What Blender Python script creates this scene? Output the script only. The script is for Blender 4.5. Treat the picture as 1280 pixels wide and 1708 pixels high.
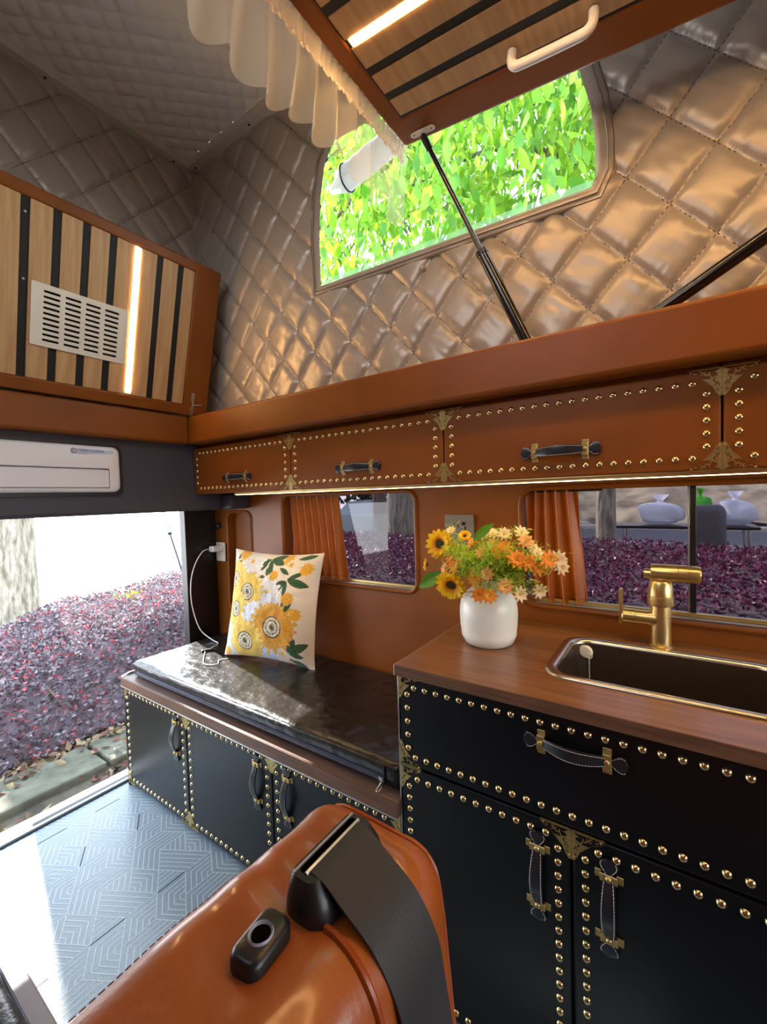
import bpy, bmesh, math, random
import numpy as np
from mathutils import Matrix, Vector, noise
random.seed(7)
rng = np.random.default_rng(11)
S = bpy.context.scene
for o in list(bpy.data.objects):
    bpy.data.objects.remove(o)
C = S.collection
PI = math.pi

# ---------------------------------------------------------------- camera
def cam_axes(yaw, pitch, roll):
    cy, sy = math.cos(yaw), math.sin(yaw)
    f0 = Vector((-sy, cy, 0)); r0 = Vector((cy, sy, 0)); z = Vector((0, 0, 1))
    f = math.cos(pitch)*f0 + math.sin(pitch)*z
    u = -math.sin(pitch)*f0 + math.cos(pitch)*z
    r = math.cos(roll)*r0 + math.sin(roll)*u
    u2 = -math.sin(roll)*r0 + math.cos(roll)*u
    return r, u2, f
cd = bpy.data.cameras.new('camera')
cam = bpy.data.objects.new('camera', cd); C.objects.link(cam)
cd.sensor_fit = 'HORIZONTAL'; cd.sensor_width = 36.0
cd.lens = 709.0/1280*36.0
cd.clip_start = 0.01; cd.clip_end = 300
_r, _u, _f = cam_axes(math.radians(34.545), math.radians(-2.016), math.radians(-1.629))
m = Matrix((( _r.x, _u.x, -_f.x, 0), (_r.y, _u.y, -_f.y, 0), (_r.z, _u.z, -_f.z, 1.1), (0, 0, 0, 1)))
cam.matrix_world = m
S.camera = cam

# ---------------------------------------------------------------- world, sun, exposure
w = bpy.data.worlds.new('world'); S.world = w; w.use_nodes = True
nt = w.node_tree; bgn = nt.nodes['Background']
tc = nt.nodes.new('ShaderNodeTexCoord'); sx = nt.nodes.new('ShaderNodeSeparateXYZ')
rp = nt.nodes.new('ShaderNodeValToRGB')
nt.links.new(tc.outputs['Generated'], sx.inputs[0]); nt.links.new(sx.outputs['Z'], rp.inputs[0])
rp.color_ramp.elements[0].color = (0.95, 0.97, 1.0, 1); rp.color_ramp.elements[0].position = 0.0
rp.color_ramp.elements[1].color = (0.62, 0.79, 1.0, 1); rp.color_ramp.elements[1].position = 0.9
nt.links.new(rp.outputs[0], bgn.inputs[0]); bgn.inputs[1].default_value = 2.3
sd = bpy.data.lights.new('sun', 'SUN'); sun = bpy.data.objects.new('sun_offscreen', sd); C.objects.link(sun)
sd.energy = 9.0; sd.angle = math.radians(0.8); sd.color = (1.0, 0.95, 0.86)
sdir = Vector((1, -0.198, -math.tan(math.radians(30))*1.02)).normalized()
sun.rotation_euler = sdir.to_track_quat('-Z', 'Y').to_euler(); sun.location = (-6, 2, 5)
S.view_settings.view_transform = 'Standard'; S.view_settings.look = 'None'
S.view_settings.gamma = 1.0; S.view_settings.use_curve_mapping = False
S.view_settings.exposure = 1.6

# ---------------------------------------------------------------- helpers
def lin(v):
    v /= 255.0
    return v/12.92 if v <= .04045 else ((v+.055)/1.055)**2.4
def col(r, g, b): return (lin(r), lin(g), lin(b), 1)

def mat(name, rgb, rough=.5, metal=0., var=.0, vscale=8., bump=0., bscale=60., bdist=.002, stretch=(1, 1, 1),
        coat=0., sheen=0., spec=None, rgb2=None, emit=0., detail=3., trans=0.):
    m = bpy.data.materials.new(name); m.use_nodes = True
    nt = m.node_tree; b = nt.nodes['Principled BSDF']
    L = nt.links.new
    b.inputs['Base Color'].default_value = col(*rgb); b.inputs['Roughness'].default_value = rough
    b.inputs['Metallic'].default_value = metal
    if coat: b.inputs['Coat Weight'].default_value = coat; b.inputs['Coat Roughness'].default_value = .12
    if sheen: b.inputs['Sheen Weight'].default_value = sheen
    if spec is not None: b.inputs['Specular IOR Level'].default_value = spec
    if emit:
        b.inputs['Emission Color'].default_value = col(*rgb); b.inputs['Emission Strength'].default_value = emit
    if var or bump or rgb2:
        t = nt.nodes.new('ShaderNodeTexCoord'); mp = nt.nodes.new('ShaderNodeMapping')
        mp.inputs['Scale'].default_value = stretch; L(t.outputs['Object'], mp.inputs[0])
    if var or rgb2:
        n = nt.nodes.new('ShaderNodeTexNoise'); n.inputs['Scale'].default_value = vscale; n.inputs['Detail'].default_value = detail
        L(mp.outputs[0], n.inputs['Vector'])
        r = nt.nodes.new('ShaderNodeValToRGB'); L(n.outputs['Fac'], r.inputs[0])
        a = col(*rgb); c2 = col(*rgb2) if rgb2 else tuple(x*(1-var) for x in a[:3])+(1,)
        r.color_ramp.elements[0].color = c2; r.color_ramp.elements[1].color = a if rgb2 else tuple(min(1, x*(1+var*.6)) for x in a[:3])+(1,)
        r.color_ramp.elements[0].position = .33; r.color_ramp.elements[1].position = .67
        L(r.outputs[0], b.inputs['Base Color'])
    if bump:
        n2 = nt.nodes.new('ShaderNodeTexNoise'); n2.inputs['Scale'].default_value = bscale; n2.inputs['Detail'].default_value = 4
        L(mp.outputs[0], n2.inputs['Vector'])
        bp = nt.nodes.new('ShaderNodeBump'); bp.inputs['Strength'].default_value = bump; bp.inputs['Distance'].default_value = bdist
        L(n2.outputs['Fac'], bp.inputs['Height']); L(bp.outputs[0], b.inputs['Normal'])
    if trans:
        tr = nt.nodes.new('ShaderNodeBsdfTranslucent'); mx = nt.nodes.new('ShaderNodeMixShader'); mx.inputs[0].default_value = trans
        src = b.inputs['Base Color'].links
        if src: L(src[0].from_socket, tr.inputs[0])
        else: tr.inputs[0].default_value = col(*rgb)
        out = nt.nodes['Material Output']
        L(b.outputs[0], mx.inputs[1]); L(tr.outputs[0], mx.inputs[2]); L(mx.outputs[0], out.inputs[0])
    return m

def glassy(name, tint, rough=.0, body=None, bodyfac=0., gloss=True):
    m = bpy.data.materials.new(name); m.use_nodes = True; nt = m.node_tree; L = nt.links.new
    nt.nodes.remove(nt.nodes['Principled BSDF']); out = nt.nodes['Material Output']
    t = nt.nodes.new('ShaderNodeBsdfTransparent'); t.inputs[0].default_value = (*tint, 1)
    g = nt.nodes.new('ShaderNodeBsdfGlossy'); g.inputs['Roughness'].default_value = rough
    lw = nt.nodes.new('ShaderNodeFresnel'); ge = nt.nodes.new('ShaderNodeNewGeometry'); mr = nt.nodes.new('ShaderNodeMapRange')
    mr.inputs['To Min'].default_value = 1.45; mr.inputs['To Max'].default_value = 1/1.45
    L(ge.outputs['Backfacing'], mr.inputs['Value']); L(mr.outputs[0], lw.inputs[0])
    mx = nt.nodes.new('ShaderNodeMixShader'); L(lw.outputs[0], mx.inputs[0]); L(g.outputs[0], mx.inputs[2])
    first = t.outputs[0]
    if body:
        d = nt.nodes.new('ShaderNodeBsdfDiffuse'); d.inputs[0].default_value = col(*body)
        tl = nt.nodes.new('ShaderNodeBsdfTranslucent'); tl.inputs[0].default_value = col(*body)
        ad = nt.nodes.new('ShaderNodeMixShader'); ad.inputs[0].default_value = .5; L(d.outputs[0], ad.inputs[1]); L(tl.outputs[0], ad.inputs[2])
        m2 = nt.nodes.new('ShaderNodeMixShader'); m2.inputs[0].default_value = bodyfac
        L(t.outputs[0], m2.inputs[1]); L(ad.outputs[0], m2.inputs[2]); first = m2.outputs[0]
    L(first, mx.inputs[1]); L(mx.outputs[0] if gloss else first, out.inputs[0])
    return m

def attr_mat(name, rough=.6, bump=0., bscale=300., trans=0., sheen=0.):
    m = mat(name, (200, 200, 200), rough, bump=bump, bscale=bscale, bdist=.0006, trans=trans, sheen=sheen)
    nt = m.node_tree; a = nt.nodes.new('ShaderNodeAttribute'); a.attribute_name = 'Col'
    nt.links.new(a.outputs['Color'], nt.nodes['Principled BSDF'].inputs['Base Color'])
    for n in nt.nodes:
        if n.type == 'BSDF_TRANSLUCENT': nt.links.new(a.outputs['Color'], n.inputs[0])
    return m

class MB:
    """collects shapes into one bmesh"""
    def __init__(s): s.b = bmesh.new()
    def box(s, x0, x1, y0, y1, z0, z1, bev=.0, seg=2, mtx=None):
        r = bmesh.ops.create_cube(s.b, size=1.0); vs = r['verts']
        for v in vs:
            v.co = Vector((x0+(v.co.x+.5)*(x1-x0), y0+(v.co.y+.5)*(y1-y0), z0+(v.co.z+.5)*(z1-z0)))
        if bev:
            es = list({e for v in vs for e in v.link_edges})
            bev = min(bev, .49*min(abs(x1-x0), abs(y1-y0), abs(z1-z0)))
            rr = bmesh.ops.bevel(s.b, geom=es, offset=bev, segments=seg, affect='EDGES', profile=.5)
            vs = list({v for f in rr['faces'] for v in f.verts} | {v for v in vs if v.is_valid})
        if bev:
            for f_ in {f_ for v in vs for f_ in v.link_faces}:
                f_.normal_update(); f_.select = max(abs(c_) for c_ in f_.normal) > .9995
        if mtx is not None:
            for v in vs: v.co = mtx @ v.co
        return s
    def tube(s, pts, r, n=8, cap=True, closed=False):
        pts = [Vector(p) for p in pts]; rings = []; N = len(pts); prev = None
        for i, p in enumerate(pts):
            a = pts[i-1] if (i > 0 or closed) else p; c = pts[(i+1) % N] if (i < N-1 or closed) else p
            t = (c-a).normalized() if (c-a).length > 1e-9 else Vector((0, 0, 1))
            if prev is None:
                up = Vector((0, 0, 1)) if abs(t.z) < .9 else Vector((1, 0, 0))
                nx = t.cross(up).normalized()
            else:
                nx = (prev - t*prev.dot(t)).normalized()
            prev = nx; ny = t.cross(nx)
            rr = r[i] if isinstance(r, (list, tuple)) else r
            rings.append([s.b.verts.new(p+(nx*math.cos(2*PI*k/n)+ny*math.sin(2*PI*k/n))*rr) for k in range(n)])
        M_ = N if closed else N-1
        for i in range(M_):
            A, B = rings[i], rings[(i+1) % N]
            for k in range(n): s.b.faces.new((A[k], A[(k+1) % n], B[(k+1) % n], B[k]))
        if cap and not closed:
            s.b.faces.new(rings[0][::-1]); s.b.faces.new(rings[-1])
        return s
    def lathe(s, prof, n=24, mtx=None):
        mtx = mtx or Matrix(); rings = []
        for r, z in prof:
            if r < 1e-6: rings.append([s.b.verts.new(mtx @ Vector((0, 0, z)))])
            else: rings.append([s.b.verts.new(mtx @ Vector((r*math.cos(2*PI*k/n), r*math.sin(2*PI*k/n), z))) for k in range(n)])
        for A, B in zip(rings, rings[1:]):
            for k in range(n):
                a = [A[k % len(A)], A[(k+1) % n % len(A)] if len(A) > 1 else A[0], B[(k+1) % n] if len(B) > 1 else B[0], B[k % len(B)]]
                q = []
                for v in a:
                    if v not in q: q.append(v)
                if len(q) >= 3: s.b.faces.new(q)
        return s
    def grid(s, nu, nv, fn, keep=None):
        V = [[s.b.verts.new(fn(i/nu, j/nv)) for j in range(nv+1)] for i in range(nu+1)]
        for i in range(nu):
            for j in range(nv):
                if keep is None or keep((i+.5)/nu, (j+.5)/nv):
                    s.b.faces.new((V[i][j], V[i+1][j], V[i+1][j+1], V[i][j+1]))
        return s
    def poly(s, pts):
        s.b.faces.new([s.b.verts.new(Vector(p)) for p in pts]); return s
    def add_mesh(s, me, mtx=None):
        n0 = len(s.b.verts); s.b.from_mesh(me); s.b.verts.ensure_lookup_table()
        if mtx is not None:
            for v in s.b.verts[n0:]: v.co = mtx @ v.co
        return s
    def mesh(s, name='m', smooth=True, angle=.7):
        bmesh.ops.recalc_face_normals(s.b, faces=s.b.faces) if len(s.b.faces) < 60000 else None
        me = bpy.data.meshes.new(name)
        for f in s.b.faces: f.smooth = smooth and not f.select
        if smooth:
            for e in s.b.edges:
                if len(e.link_faces) == 2 and e.calc_face_angle(0) > angle: e.smooth = False
        s.b.to_mesh(me); s.b.free(); return me

def plate(outer, holes, th, name='plate', bev=0.):
    """flat shape in local XY with holes, thickness along +Z from 0 to th"""
    cu = bpy.data.curves.new(name, 'CURVE'); cu.dimensions = '2D'; cu.fill_mode = 'BOTH'
    cu.extrude = th/2-bev; cu.bevel_depth = bev; cu.bevel_resolution = 1; cu.offset = -bev if bev else 0
    for pts in [outer]+list(holes):
        sp = cu.splines.new('POLY'); sp.points.add(len(pts)-1)
        for p, q in zip(sp.points, pts): p.co = (q[0], q[1], 0, 1)
        sp.use_cyclic_u = True
    ob = bpy.data.objects.new('tmp', cu); me = bpy.data.meshes.new_from_object(ob)
    bpy.data.objects.remove(ob); bpy.data.curves.remove(cu)
    for v in me.vertices: v.co.z += th/2
    for p in me.polygons: p.use_smooth = False
    return me

def rrect(x0, x1, y0, y1, r, n=6):
    out = []
    for cx, cy, a in ((x1-r, y1-r, 0), (x0+r, y1-r, 90), (x0+r, y0+r, 180), (x1-r, y0+r, 270)):
        for k in range(n+1):
            t = math.radians(a+90*k/n); out.append((cx+r*math.cos(t), cy+r*math.sin(t)))
    return out

def tf(me, mtx):
    me.transform(mtx); me.update(); return me
XZ = Matrix(((1, 0, 0, 0), (0, 0, -1, 0), (0, 1, 0, 0), (0, 0, 0, 1)))      # local (x,y,z)->(x,-z,y): plate faces -Y

def tag(o, label=None, cat=None, group=None, kind=None):
    if label: o['label'] = label
    if cat: o['category'] = cat
    if group: o['group'] = group
    if kind: o['kind'] = kind
    return o
def ob(name, me, m=None, parent=None, loc=(0, 0, 0), rot=(0, 0, 0), scale=(1, 1, 1), kind=None, label=None):
    if isinstance(me, MB): me = me.mesh(name)
    if m is not None and not me.materials: me.materials.append(m)
    o = bpy.data.objects.new(name, me); C.objects.link(o)
    if m is not None and me.materials[0] != m:
        o.material_slots[0].link = 'OBJECT'; o.material_slots[0].material = m
    o.parent = parent; o.location = loc; o.rotation_euler = rot; o.scale = scale
    if kind: o['kind'] = kind
    if label: o['label'] = label
    return o
def thing(name, label, cat, loc=(0, 0, 0), rot=(0, 0, 0), group=None, kind=None):
    o = bpy.data.objects.new(name, None); C.objects.link(o); o.empty_display_size = .02
    o.location = loc; o.rotation_euler = rot
    return tag(o, label, cat, group, kind)
def struct(name, me, m, parent=None, label=None):
    return ob(name, me, m, parent, kind='structure', label=label)

def smooth_path(P, n=8):
    P = [Vector(p) for p in P]; out = []
    for i in range(len(P)-1):
        p0 = P[max(0, i-1)]; p1 = P[i]; p2 = P[i+1]; p3 = P[min(len(P)-1, i+2)]
        for k in range(n):
            t_ = k/n; out.append(.5*((2*p1)+(p2-p0)*t_+(2*p0-5*p1+4*p2-p3)*t_**2+(-p0+3*p1-3*p2+p3)*t_**3))
    return out+[P[-1]]

# ---------------------------------------------------------------- materials
M_wall = mat('cognac_leather', (134, 73, 20), .42, var=.15, vscale=5, bump=.25, bscale=220, bdist=.0006, spec=.3)
M_beam = M_cab = M_wall        # walls, beams, panels and overhead cabinets share one leather
M_black = mat('black_leather', (11, 13, 18), .36, spec=.35, var=.2, vscale=6, bump=.35, bscale=280, bdist=.0006)
M_seat = mat('seat_leather', (160, 80, 20), .40, var=.16, vscale=7, bump=.4, bscale=170, bdist=.001, coat=.3)
M_piping = mat('seat_piping', (150, 66, 14), .35)
M_cush = mat('crinkled_black_leather', (26, 24, 25), .30, var=.2, vscale=5, bump=.6, bscale=55, bdist=.004, coat=.35)
M_oak = mat('oak_slat', (204, 164, 116), .5, rgb2=(184, 142, 96), vscale=5, stretch=(14, 1.2, 1.2), bump=.1, bscale=20)
M_oakZ = mat('oak_slat_upright', (204, 164, 116), .5, rgb2=(184, 142, 96), vscale=5, stretch=(14, 14, 1.2), bump=.1, bscale=20)
M_groove = mat('black_groove', (14, 12, 14), .6)
M_wood = mat('walnut_worktop', (142, 96, 58), .36, rgb2=(112, 72, 42), vscale=4, stretch=(1.5, 22, 8), bump=.06, bscale=14, coat=.2, detail=6)
M_woodedge = mat('walnut_edge_band', (120, 84, 60), .45, rgb2=(92, 62, 46), vscale=4, stretch=(2, 20, 30))
M_brass = mat('antique_brass', (196, 172, 112), .34, metal=.75, var=.2, vscale=60)
M_stud = mat('pale_brass_stud', (226, 204, 150), .22, metal=1)
M_gold = mat('brushed_gold', (222, 192, 128), .3, metal=.9, var=.1, vscale=30, stretch=(1, 1, 20))
M_silver = mat('silver_metal', (190, 190, 188), .3, metal=1)
M_dark = mat('dark_plastic', (24, 24, 28), .35, bump=.1, bscale=300, bdist=.0004)
M_grey = mat('charcoal_header', (62, 62, 74), .5, bump=.2, bscale=350, bdist=.0004)
M_white = mat('white_plastic', (232, 232, 236), .3)
M_white2 = mat('warm_white_metal', (235, 228, 212), .4)
M_quilt = mat('silver_quilt_satin', (178, 168, 158), .36, metal=.25, sheen=.3, var=.05, vscale=9, bump=.22, bscale=70, bdist=.002)
M_ceil = mat('pale_quilt', (228, 226, 222), .7, bump=.3, bscale=300, bdist=.0006)
M_ceiltrim = mat('cream_trim', (206, 200, 190), .5)
M_floor = mat('grey_vinyl', (136, 150, 160), .3, rgb2=(112, 126, 136), vscale=220, bump=.1, bscale=300)
M_floorline = mat('pale_floor_print', (188, 202, 210), .38)
M_led = mat('warm_led', (255, 200, 128), .5, emit=30)
M_led2 = mat('under_cabinet_led', (255, 226, 160), .5, emit=5)
M_curtain = mat('orange_leather_curtain', (180, 98, 28), .42, var=.14, vscale=9, bump=.25, bscale=160, bdist=.0008)
M_lace = glassy('lace_band', (1, 1, 1), gloss=False, body=(246, 232, 214), bodyfac=.9)
M_sheer = glassy('sheer_voile', (1, 1, 1), gloss=False, body=(250, 240, 226), bodyfac=.32)
M_tint = glassy('tinted_glass', (.36, .34, .37))
M_vinyl = glassy('clear_vinyl', (.93, .97, .93))
M_vinyledge = glassy('green_vinyl_edge', (.8, 1, .86), body=(170, 215, 180), bodyfac=.5)
M_stitch = mat('white_stitching', (225, 225, 220), .7)
M_stitchd = mat('dark_stitching', (112, 98, 88), .7)
M_strap = mat('black_strap', (34, 36, 42), .33, bump=.2, bscale=300, bdist=.0004)
M_sink = mat('dark_bronze_sink', (66, 54, 44), .36, metal=.4)
M_sinkrim = mat('brushed_sink_rim', (196, 186, 172), .26, metal=1)
M_ceramic = mat('white_ceramic', (238, 238, 226), .32, coat=.2)
M_belt = mat('seat_belt_webbing', (42, 42, 44), .55, bump=.5, bscale=90, stretch=(1, 14, 1), bdist=.0008)
M_steelgrey = mat('grey_outlet', (128, 122, 118), .4, metal=.4)
M_cable = mat('white_cable', (225, 220, 214), .5)
M_zip = mat('zip_tape', (60, 66, 92), .6, bump=.3, bscale=400)
M_blackrod = mat('black_strut', (18, 16, 16), .22, coat=.4)
M_chrome = mat('chrome_rod', (150, 150, 150), .12, metal=1)
M_ridge = mat('grey_profile', (150, 154, 170), .45)

# ================================================================= SETTING
X_R = -1.60            # rear header face
W = 1.197              # right wall face
# floor
f = MB(); f.box(-1.80, 1.7, -.30, 1.2, -.04, 0); floor = struct('floor', f, M_floor)
# printed line pattern (triangular lattice of parallel lines)
f = MB(); s_ = .084; ch = s_*math.sqrt(3)/2; NL = 5; lw = .0010
def seg(b, p, q, wd):
    d = Vector((q[0]-p[0], q[1]-p[1], 0));
    if d.length < 1e-5: return
    d.normalize(); n = Vector((-d.y, d.x, 0))*wd
    P = Vector((p[0], p[1], .0004)); Q = Vector((q[0], q[1], .0004))
    b.poly([P-n, Q-n, Q+n, P+n])
def node(i, j): return (-1.502+i*ch, .662+j*s_+(.5*s_ if i % 2 else 0))
for i in range(-4, 14):
    for j in range(-9, 3):
        e = 0 if i % 2 == 0 else 1
        A = node(i, j); B = node(i, j+1); D = node(i+1, j+e); E = node(i+1, j+e-1)
        for t, tri in enumerate(((A, B, D), (A, D, E))):
            cx = sum(p[0] for p in tri)/3; cy = sum(p[1] for p in tri)/3
            if not (-1.785 < cx < -.5 and .12 < cy < .77): continue
            k = (i*5+j*3+t*2+(i*j) % 2+(i//3)) % 3
            P, Q, R_ = tri[k], tri[(k+1) % 3], tri[(k+2) % 3]
            for q in range(NL):
                u = q/NL
                a = (P[0]+(R_[0]-P[0])*u, P[1]+(R_[1]-P[1])*u); b = (Q[0]+(R_[0]-Q[0])*u, Q[1]+(R_[1]-Q[1])*u)
                seg(f, a, b, lw)
ob('line_print', f.mesh('line_print', smooth=False), M_floorline, floor, kind='stuff')
# rear sill
f = MB(); f.box(-1.84, -1.795, -.28, 1.2, -.06, .006, .004); t1 = struct('trim_1', f, M_dark)
f = MB(); f.box(-1.90, -1.842, -.28, 1.2, -.08, -.004, .006); f.box(-1.812, -1.800, -.28, 1.2, .004, .010, .002); ob('sill_strip', f, M_silver, t1)
# right wall with two window openings and a rear recess
WIN = [(-1.32, -.70, .785, 1.115, .035), (-.355, .70, .792, 1.108, .04)]
holes = [rrect(a, b, c, d, r) for a, b, c, d, r in WIN]+[rrect(-1.69, -1.53, .60, 1.05, .03)]
me = tf(plate([(-1.80, 0), (1.7, 0), (1.7, 1.44), (-1.80, 1.44)], holes, .045, 'wall_right'), Matrix.Translation((0, W+.045, 0)) @ XZ)
wall_r = struct('wall_right', me, M_wall)
# rounded lips round the openings
for a, b, c, d, r in WIN:
    pts = [(p[0], W-.001, p[1]) for p in rrect(a-.004, b+.004, c-.004, d+.004, r+.004, 8)]
    ob('window_lip', MB().tube(pts, .007, 8, closed=True), M_wall, wall_r)
pts = [(p[0], W-.001, p[1]) for p in rrect(-1.694, -1.526, .60, 1.054, .034, 8)]
ob('recess_lip', MB().tube(pts, .006, 8, closed=True), M_wall, wall_r)
ob('recess_back', MB().box(-1.72, -1.50, W+.03, W+.06, .55, 1.08), M_cab, wall_r)
# outer skin of the right side behind the wall, with the same openings
holes = [rrect(a-.02, b+.02, c-.02, d+.02, .05) for a, b, c, d, r in WIN]
me = tf(plate([(-1.86, -.3), (1.7, -.3), (1.7, 1.44), (-1.86, 1.44)], holes, .02, 'skin'), Matrix.Translation((0, 1.30, 0)) @ XZ)
ob('outer_skin', me, M_dark, wall_r)
# side windows
def side_window(name, a, b, c, d, lab, mull=None):
    t = thing(name, None, None, ((a+b)/2, 1.255, c), kind='structure')
    L = lambda x, y, z: (x-(a+b)/2, y-1.255, z-c)
    me = tf(plate(rrect(a-.015, b+.015, c-.015, d+.015, .04), [], .004), Matrix.Translation((-(a+b)/2, .012, -c)) @ XZ)
    ob('pane', me, M_tint, t)
    me = tf(plate(rrect(a-.02, b+.02, c-.02, d+.02, .04), [rrect(a-.002, b+.002, c+.008, d+.002, .03)], .02), Matrix.Translation((-(a+b)/2, .01, -c)) @ XZ)
    ob('frame', me, M_dark, t)
    f = MB(); f.box(*[q for q in (a-(a+b)/2, b-(a+b)/2)], -.05, -.012, -.004, .006, .002); ob('sill_rail', f, M_silver, t)
    f = MB(); f.box(a-(a+b)/2, b-(a+b)/2, -.03, -.024, .006, .014, .001); ob('runner', f, M_gold, t)
    if mull is not None:
        f = MB(); f.box(mull-(a+b)/2-.006, mull-(a+b)/2+.006, -.012, .004, .0, d-c, .002); ob('sash_bar', f, M_dark, t)
        f = MB(); f.box(mull-(a+b)/2-.0105, mull-(a+b)/2-.0075, -.014, .002, .0, d-c, .001); ob('sash_edge', f, M_silver, t)
    return t
side_window('window_1', *WIN[0][:4], '')
side_window('window_2', *WIN[1][:4], '', mull=.034)
# left wall (behind the camera side) and rear jambs
struct('wall_front', MB().box(1.68, 1.70, -.34, 1.24, 0, .70), M_dark)      # cab dashboard below the windscreen, out of frame
struct('wall_left', MB().box(-1.80, 1.7, -.34, -.30, 0, 1.44), M_wall)
f = MB(); f.box(-1.86, -1.795, 1.078, 1.24, -.02, 1.10, .006); f.box(-1.795, -1.788, 1.046, 1.20, .0, 1.07, .002)
jamb = struct('wall_rear', f, M_dark)
ob('jamb_seal', MB().box(-1.872, -1.80, 1.068, 1.085, -.02, 1.10, .006), M_dark, jamb)
ob('jamb_edge', MB().box(-1.799, -1.792, 1.075, 1.082, -.0, 1.08, .002), M_silver, jamb)
ob('jamb', MB().box(-1.86, -1.795, -.34, -.22, -.02, 1.10, .006), M_dark, jamb)
f = MB(); f.box(-1.84, X_R, -.30, W, 1.066, 1.43, .012, 3)
f.box(-1.60, -1.53, 1.10, W, 1.068, 1.131, .01, 3)
hdr = struct('wall_rear_header', f, M_grey)
# roof ledge above the walls (body roof round the pop-top opening)
f = MB(); f.box(-1.86, 1.7, 1.06, 1.32, 1.425, 1.44); f.box(-1.86, -1.62, -.34, 1.32, 1.43, 1.445); f.box(-1.86, 1.7, -.36, -.22, 1.425, 1.44); f.box(1.19, 1.7, -.36, 1.32, 1.43, 1.445)
struct('trim_2', f, M_dark)
# brown beams round the pop-top opening
f = MB(); f.box(-1.575, 1.6, .945, 1.06, 1.326, 1.434, .010, 4); struct('trim_3', f, M_beam)
f = MB(); f.box(-1.62, -1.556, -.12, .946, 1.326, 1.434, .010, 4); struct('trim_4', f, M_cab)
f = MB(); f.box(-1.575, 1.6, -.22, -.12, 1.326, 1.434, .010, 4); struct('trim_5', f, M_beam)

# quilted pop-top
YQ, XQ, ZQ = 1.085, -1.67, 2.49
def quilt_h(u, v, P=.154, Q=.172, u0=-.855, v0=1.6, h=.015):
    a = (u-u0)/P+(v-v0)/Q; b = (u-u0)/P-(v-v0)/Q
    fa = abs(math.sin(PI*a)); fb = abs(math.sin(PI*b))
    da = abs(a-round(a)); db = abs(b-round(b))
    ga = 1-math.exp(-da/.055); gb = 1-math.exp(-db/.055)
    pil = ga*gb*(.72+.28*(fa*fb)**.5)
    wr = noise.noise(Vector((a*21, b*1.6, 3.1)))*math.exp(-db/.16)+noise.noise(Vector((a*1.6, b*21, 8.4)))*math.exp(-da/.16)
    wr2 = noise.noise(Vector((u*17+v*9, v*21-u*6, 1.7)))
    wr3 = noise.noise(Vector(((u+v)*46, (u-v)*12, 5.7)))
    return h*pil + (.0042*wr + .0022*wr2 + .0016*wr3)*(ga*gb)**.6
def seam_dashes(box, place, P, Q, u0, v0, skip=None, pitch=.0115, ln=.0062):
    b = MB(); (ua, ub), (va, vb) = box
    for sg in (1, -1):
        for k in range(-40, 41):
            # (u-u0)/P + sg*(v-v0)/Q = k
            L_ = math.hypot(P, Q); du, dv = P/L_, -sg*Q/L_
            t0 = -3.0
            while t0 < 3.0:
                u = u0+k*P+du*t0; v = v0+dv*t0; t0 += pitch
                if not (ua < u < ub and va < v < vb) or (skip and skip(u, v)): continue
                b.tube([place(u, v), place(u+du*ln, v+dv*ln)], .0011, 4, cap=False)
    return b.mesh('stitching')
WQ = [(-.967, 1.800), (-.15, 1.772), (-.138, 1.80), (-.139, 1.867), (-.148, 1.949), (-.170, 2.04), (-.215, 2.13), (-.29, 2.20), (-.90, 2.235), (-.935, 2.18), (-.956, 2.087), (-.968, 1.958)]
def inpoly(x, y, P):
    c = False; n = len(P)
    for i in range(n):
        x0, y0 = P[i]; x1, y1 = P[i-1]
        if (y0 > y) != (y1 > y) and x < (x1-x0)*(y-y0)/(y1-y0)+x0: c = not c
    return c
def grow(P, d):
    cx = sum(p[0] for p in P)/len(P); cy = sum(p[1] for p in P)/len(P)
    n = len(P); out = []
    for i in range(n):
        a = Vector(P[i-1]); b = Vector(P[i]); c_ = Vector(P[(i+1) % n])
        e1 = (b-a).normalized(); e2 = (c_-b).normalized()
        nn = (Vector((e1.y, -e1.x))+Vector((e2.y, -e2.x)))
        nn.normalize(); out.append((b.x+nn.x*d, b.y+nn.y*d))
    return out
U0, U1, V0, V1 = XQ, 1.20, 1.43, 2.5
def fn(i, j):
    u = U0+(U1-U0)*i; v = V0+(V1-V0)*j
    return Vector((u, YQ-quilt_h(u, v), v))
f = MB(); f.grid(557, 210, fn, keep=lambda i, j: not inpoly(U0+(U1-U0)*i, V0+(V1-V0)*j, WQ))
wq = struct('wall_right_upper', f.mesh('q', angle=3), M_quilt)
WQo = grow(WQ, .036)
ob('stitching', seam_dashes(((-1.64, 1.15), (1.44, 2.45)), lambda u, v: Vector((u, YQ-.0022, v)), .154, .172, -.855, 1.6, skip=lambda u, v: inpoly(u, v, WQo)), M_stitchd, wq, kind='stuff')
# binding round the fabric window
def ring_band(P, d0, d1, y0, y1, n=3):
    A = grow(P, d0); B = grow(P, d1); b = MB(); n_ = len(P)
    pts = [(p, q) for p, q in zip(A, B)]
    b.grid(n_, 4, lambda i, j: Vector((lambda k, t: (pts[k % n_][0][0]*(1-t)+pts[k % n_][1][0]*t, y0+(y1-y0)*t-.006*math.sin(PI*t), pts[k % n_][0][1]*(1-t)+pts[k % n_][1][1]*t))(int(round(i*n_)), j)))
    return b
ob('window_binding', ring_band(WQ, -.004, .034, YQ-.012, YQ-.010), M_quilt, wq)
for dd in (.008, .020, .032):
    pts = [(p[0], YQ-.0185+.004*abs(dd-.02)/.012, p[1]) for p in grow(WQ, dd)]
    dense = []
    for a, b in zip(pts, pts[1:]+pts[:1]):
        for k in range(6): dense.append(tuple(a[q]+(b[q]-a[q])*k/6 for q in range(3)))
    ob('binding_seam', MB().tube(dense, .0011, 5, closed=True), M_stitchd if dd != .008 else M_quilt, wq)
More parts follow.
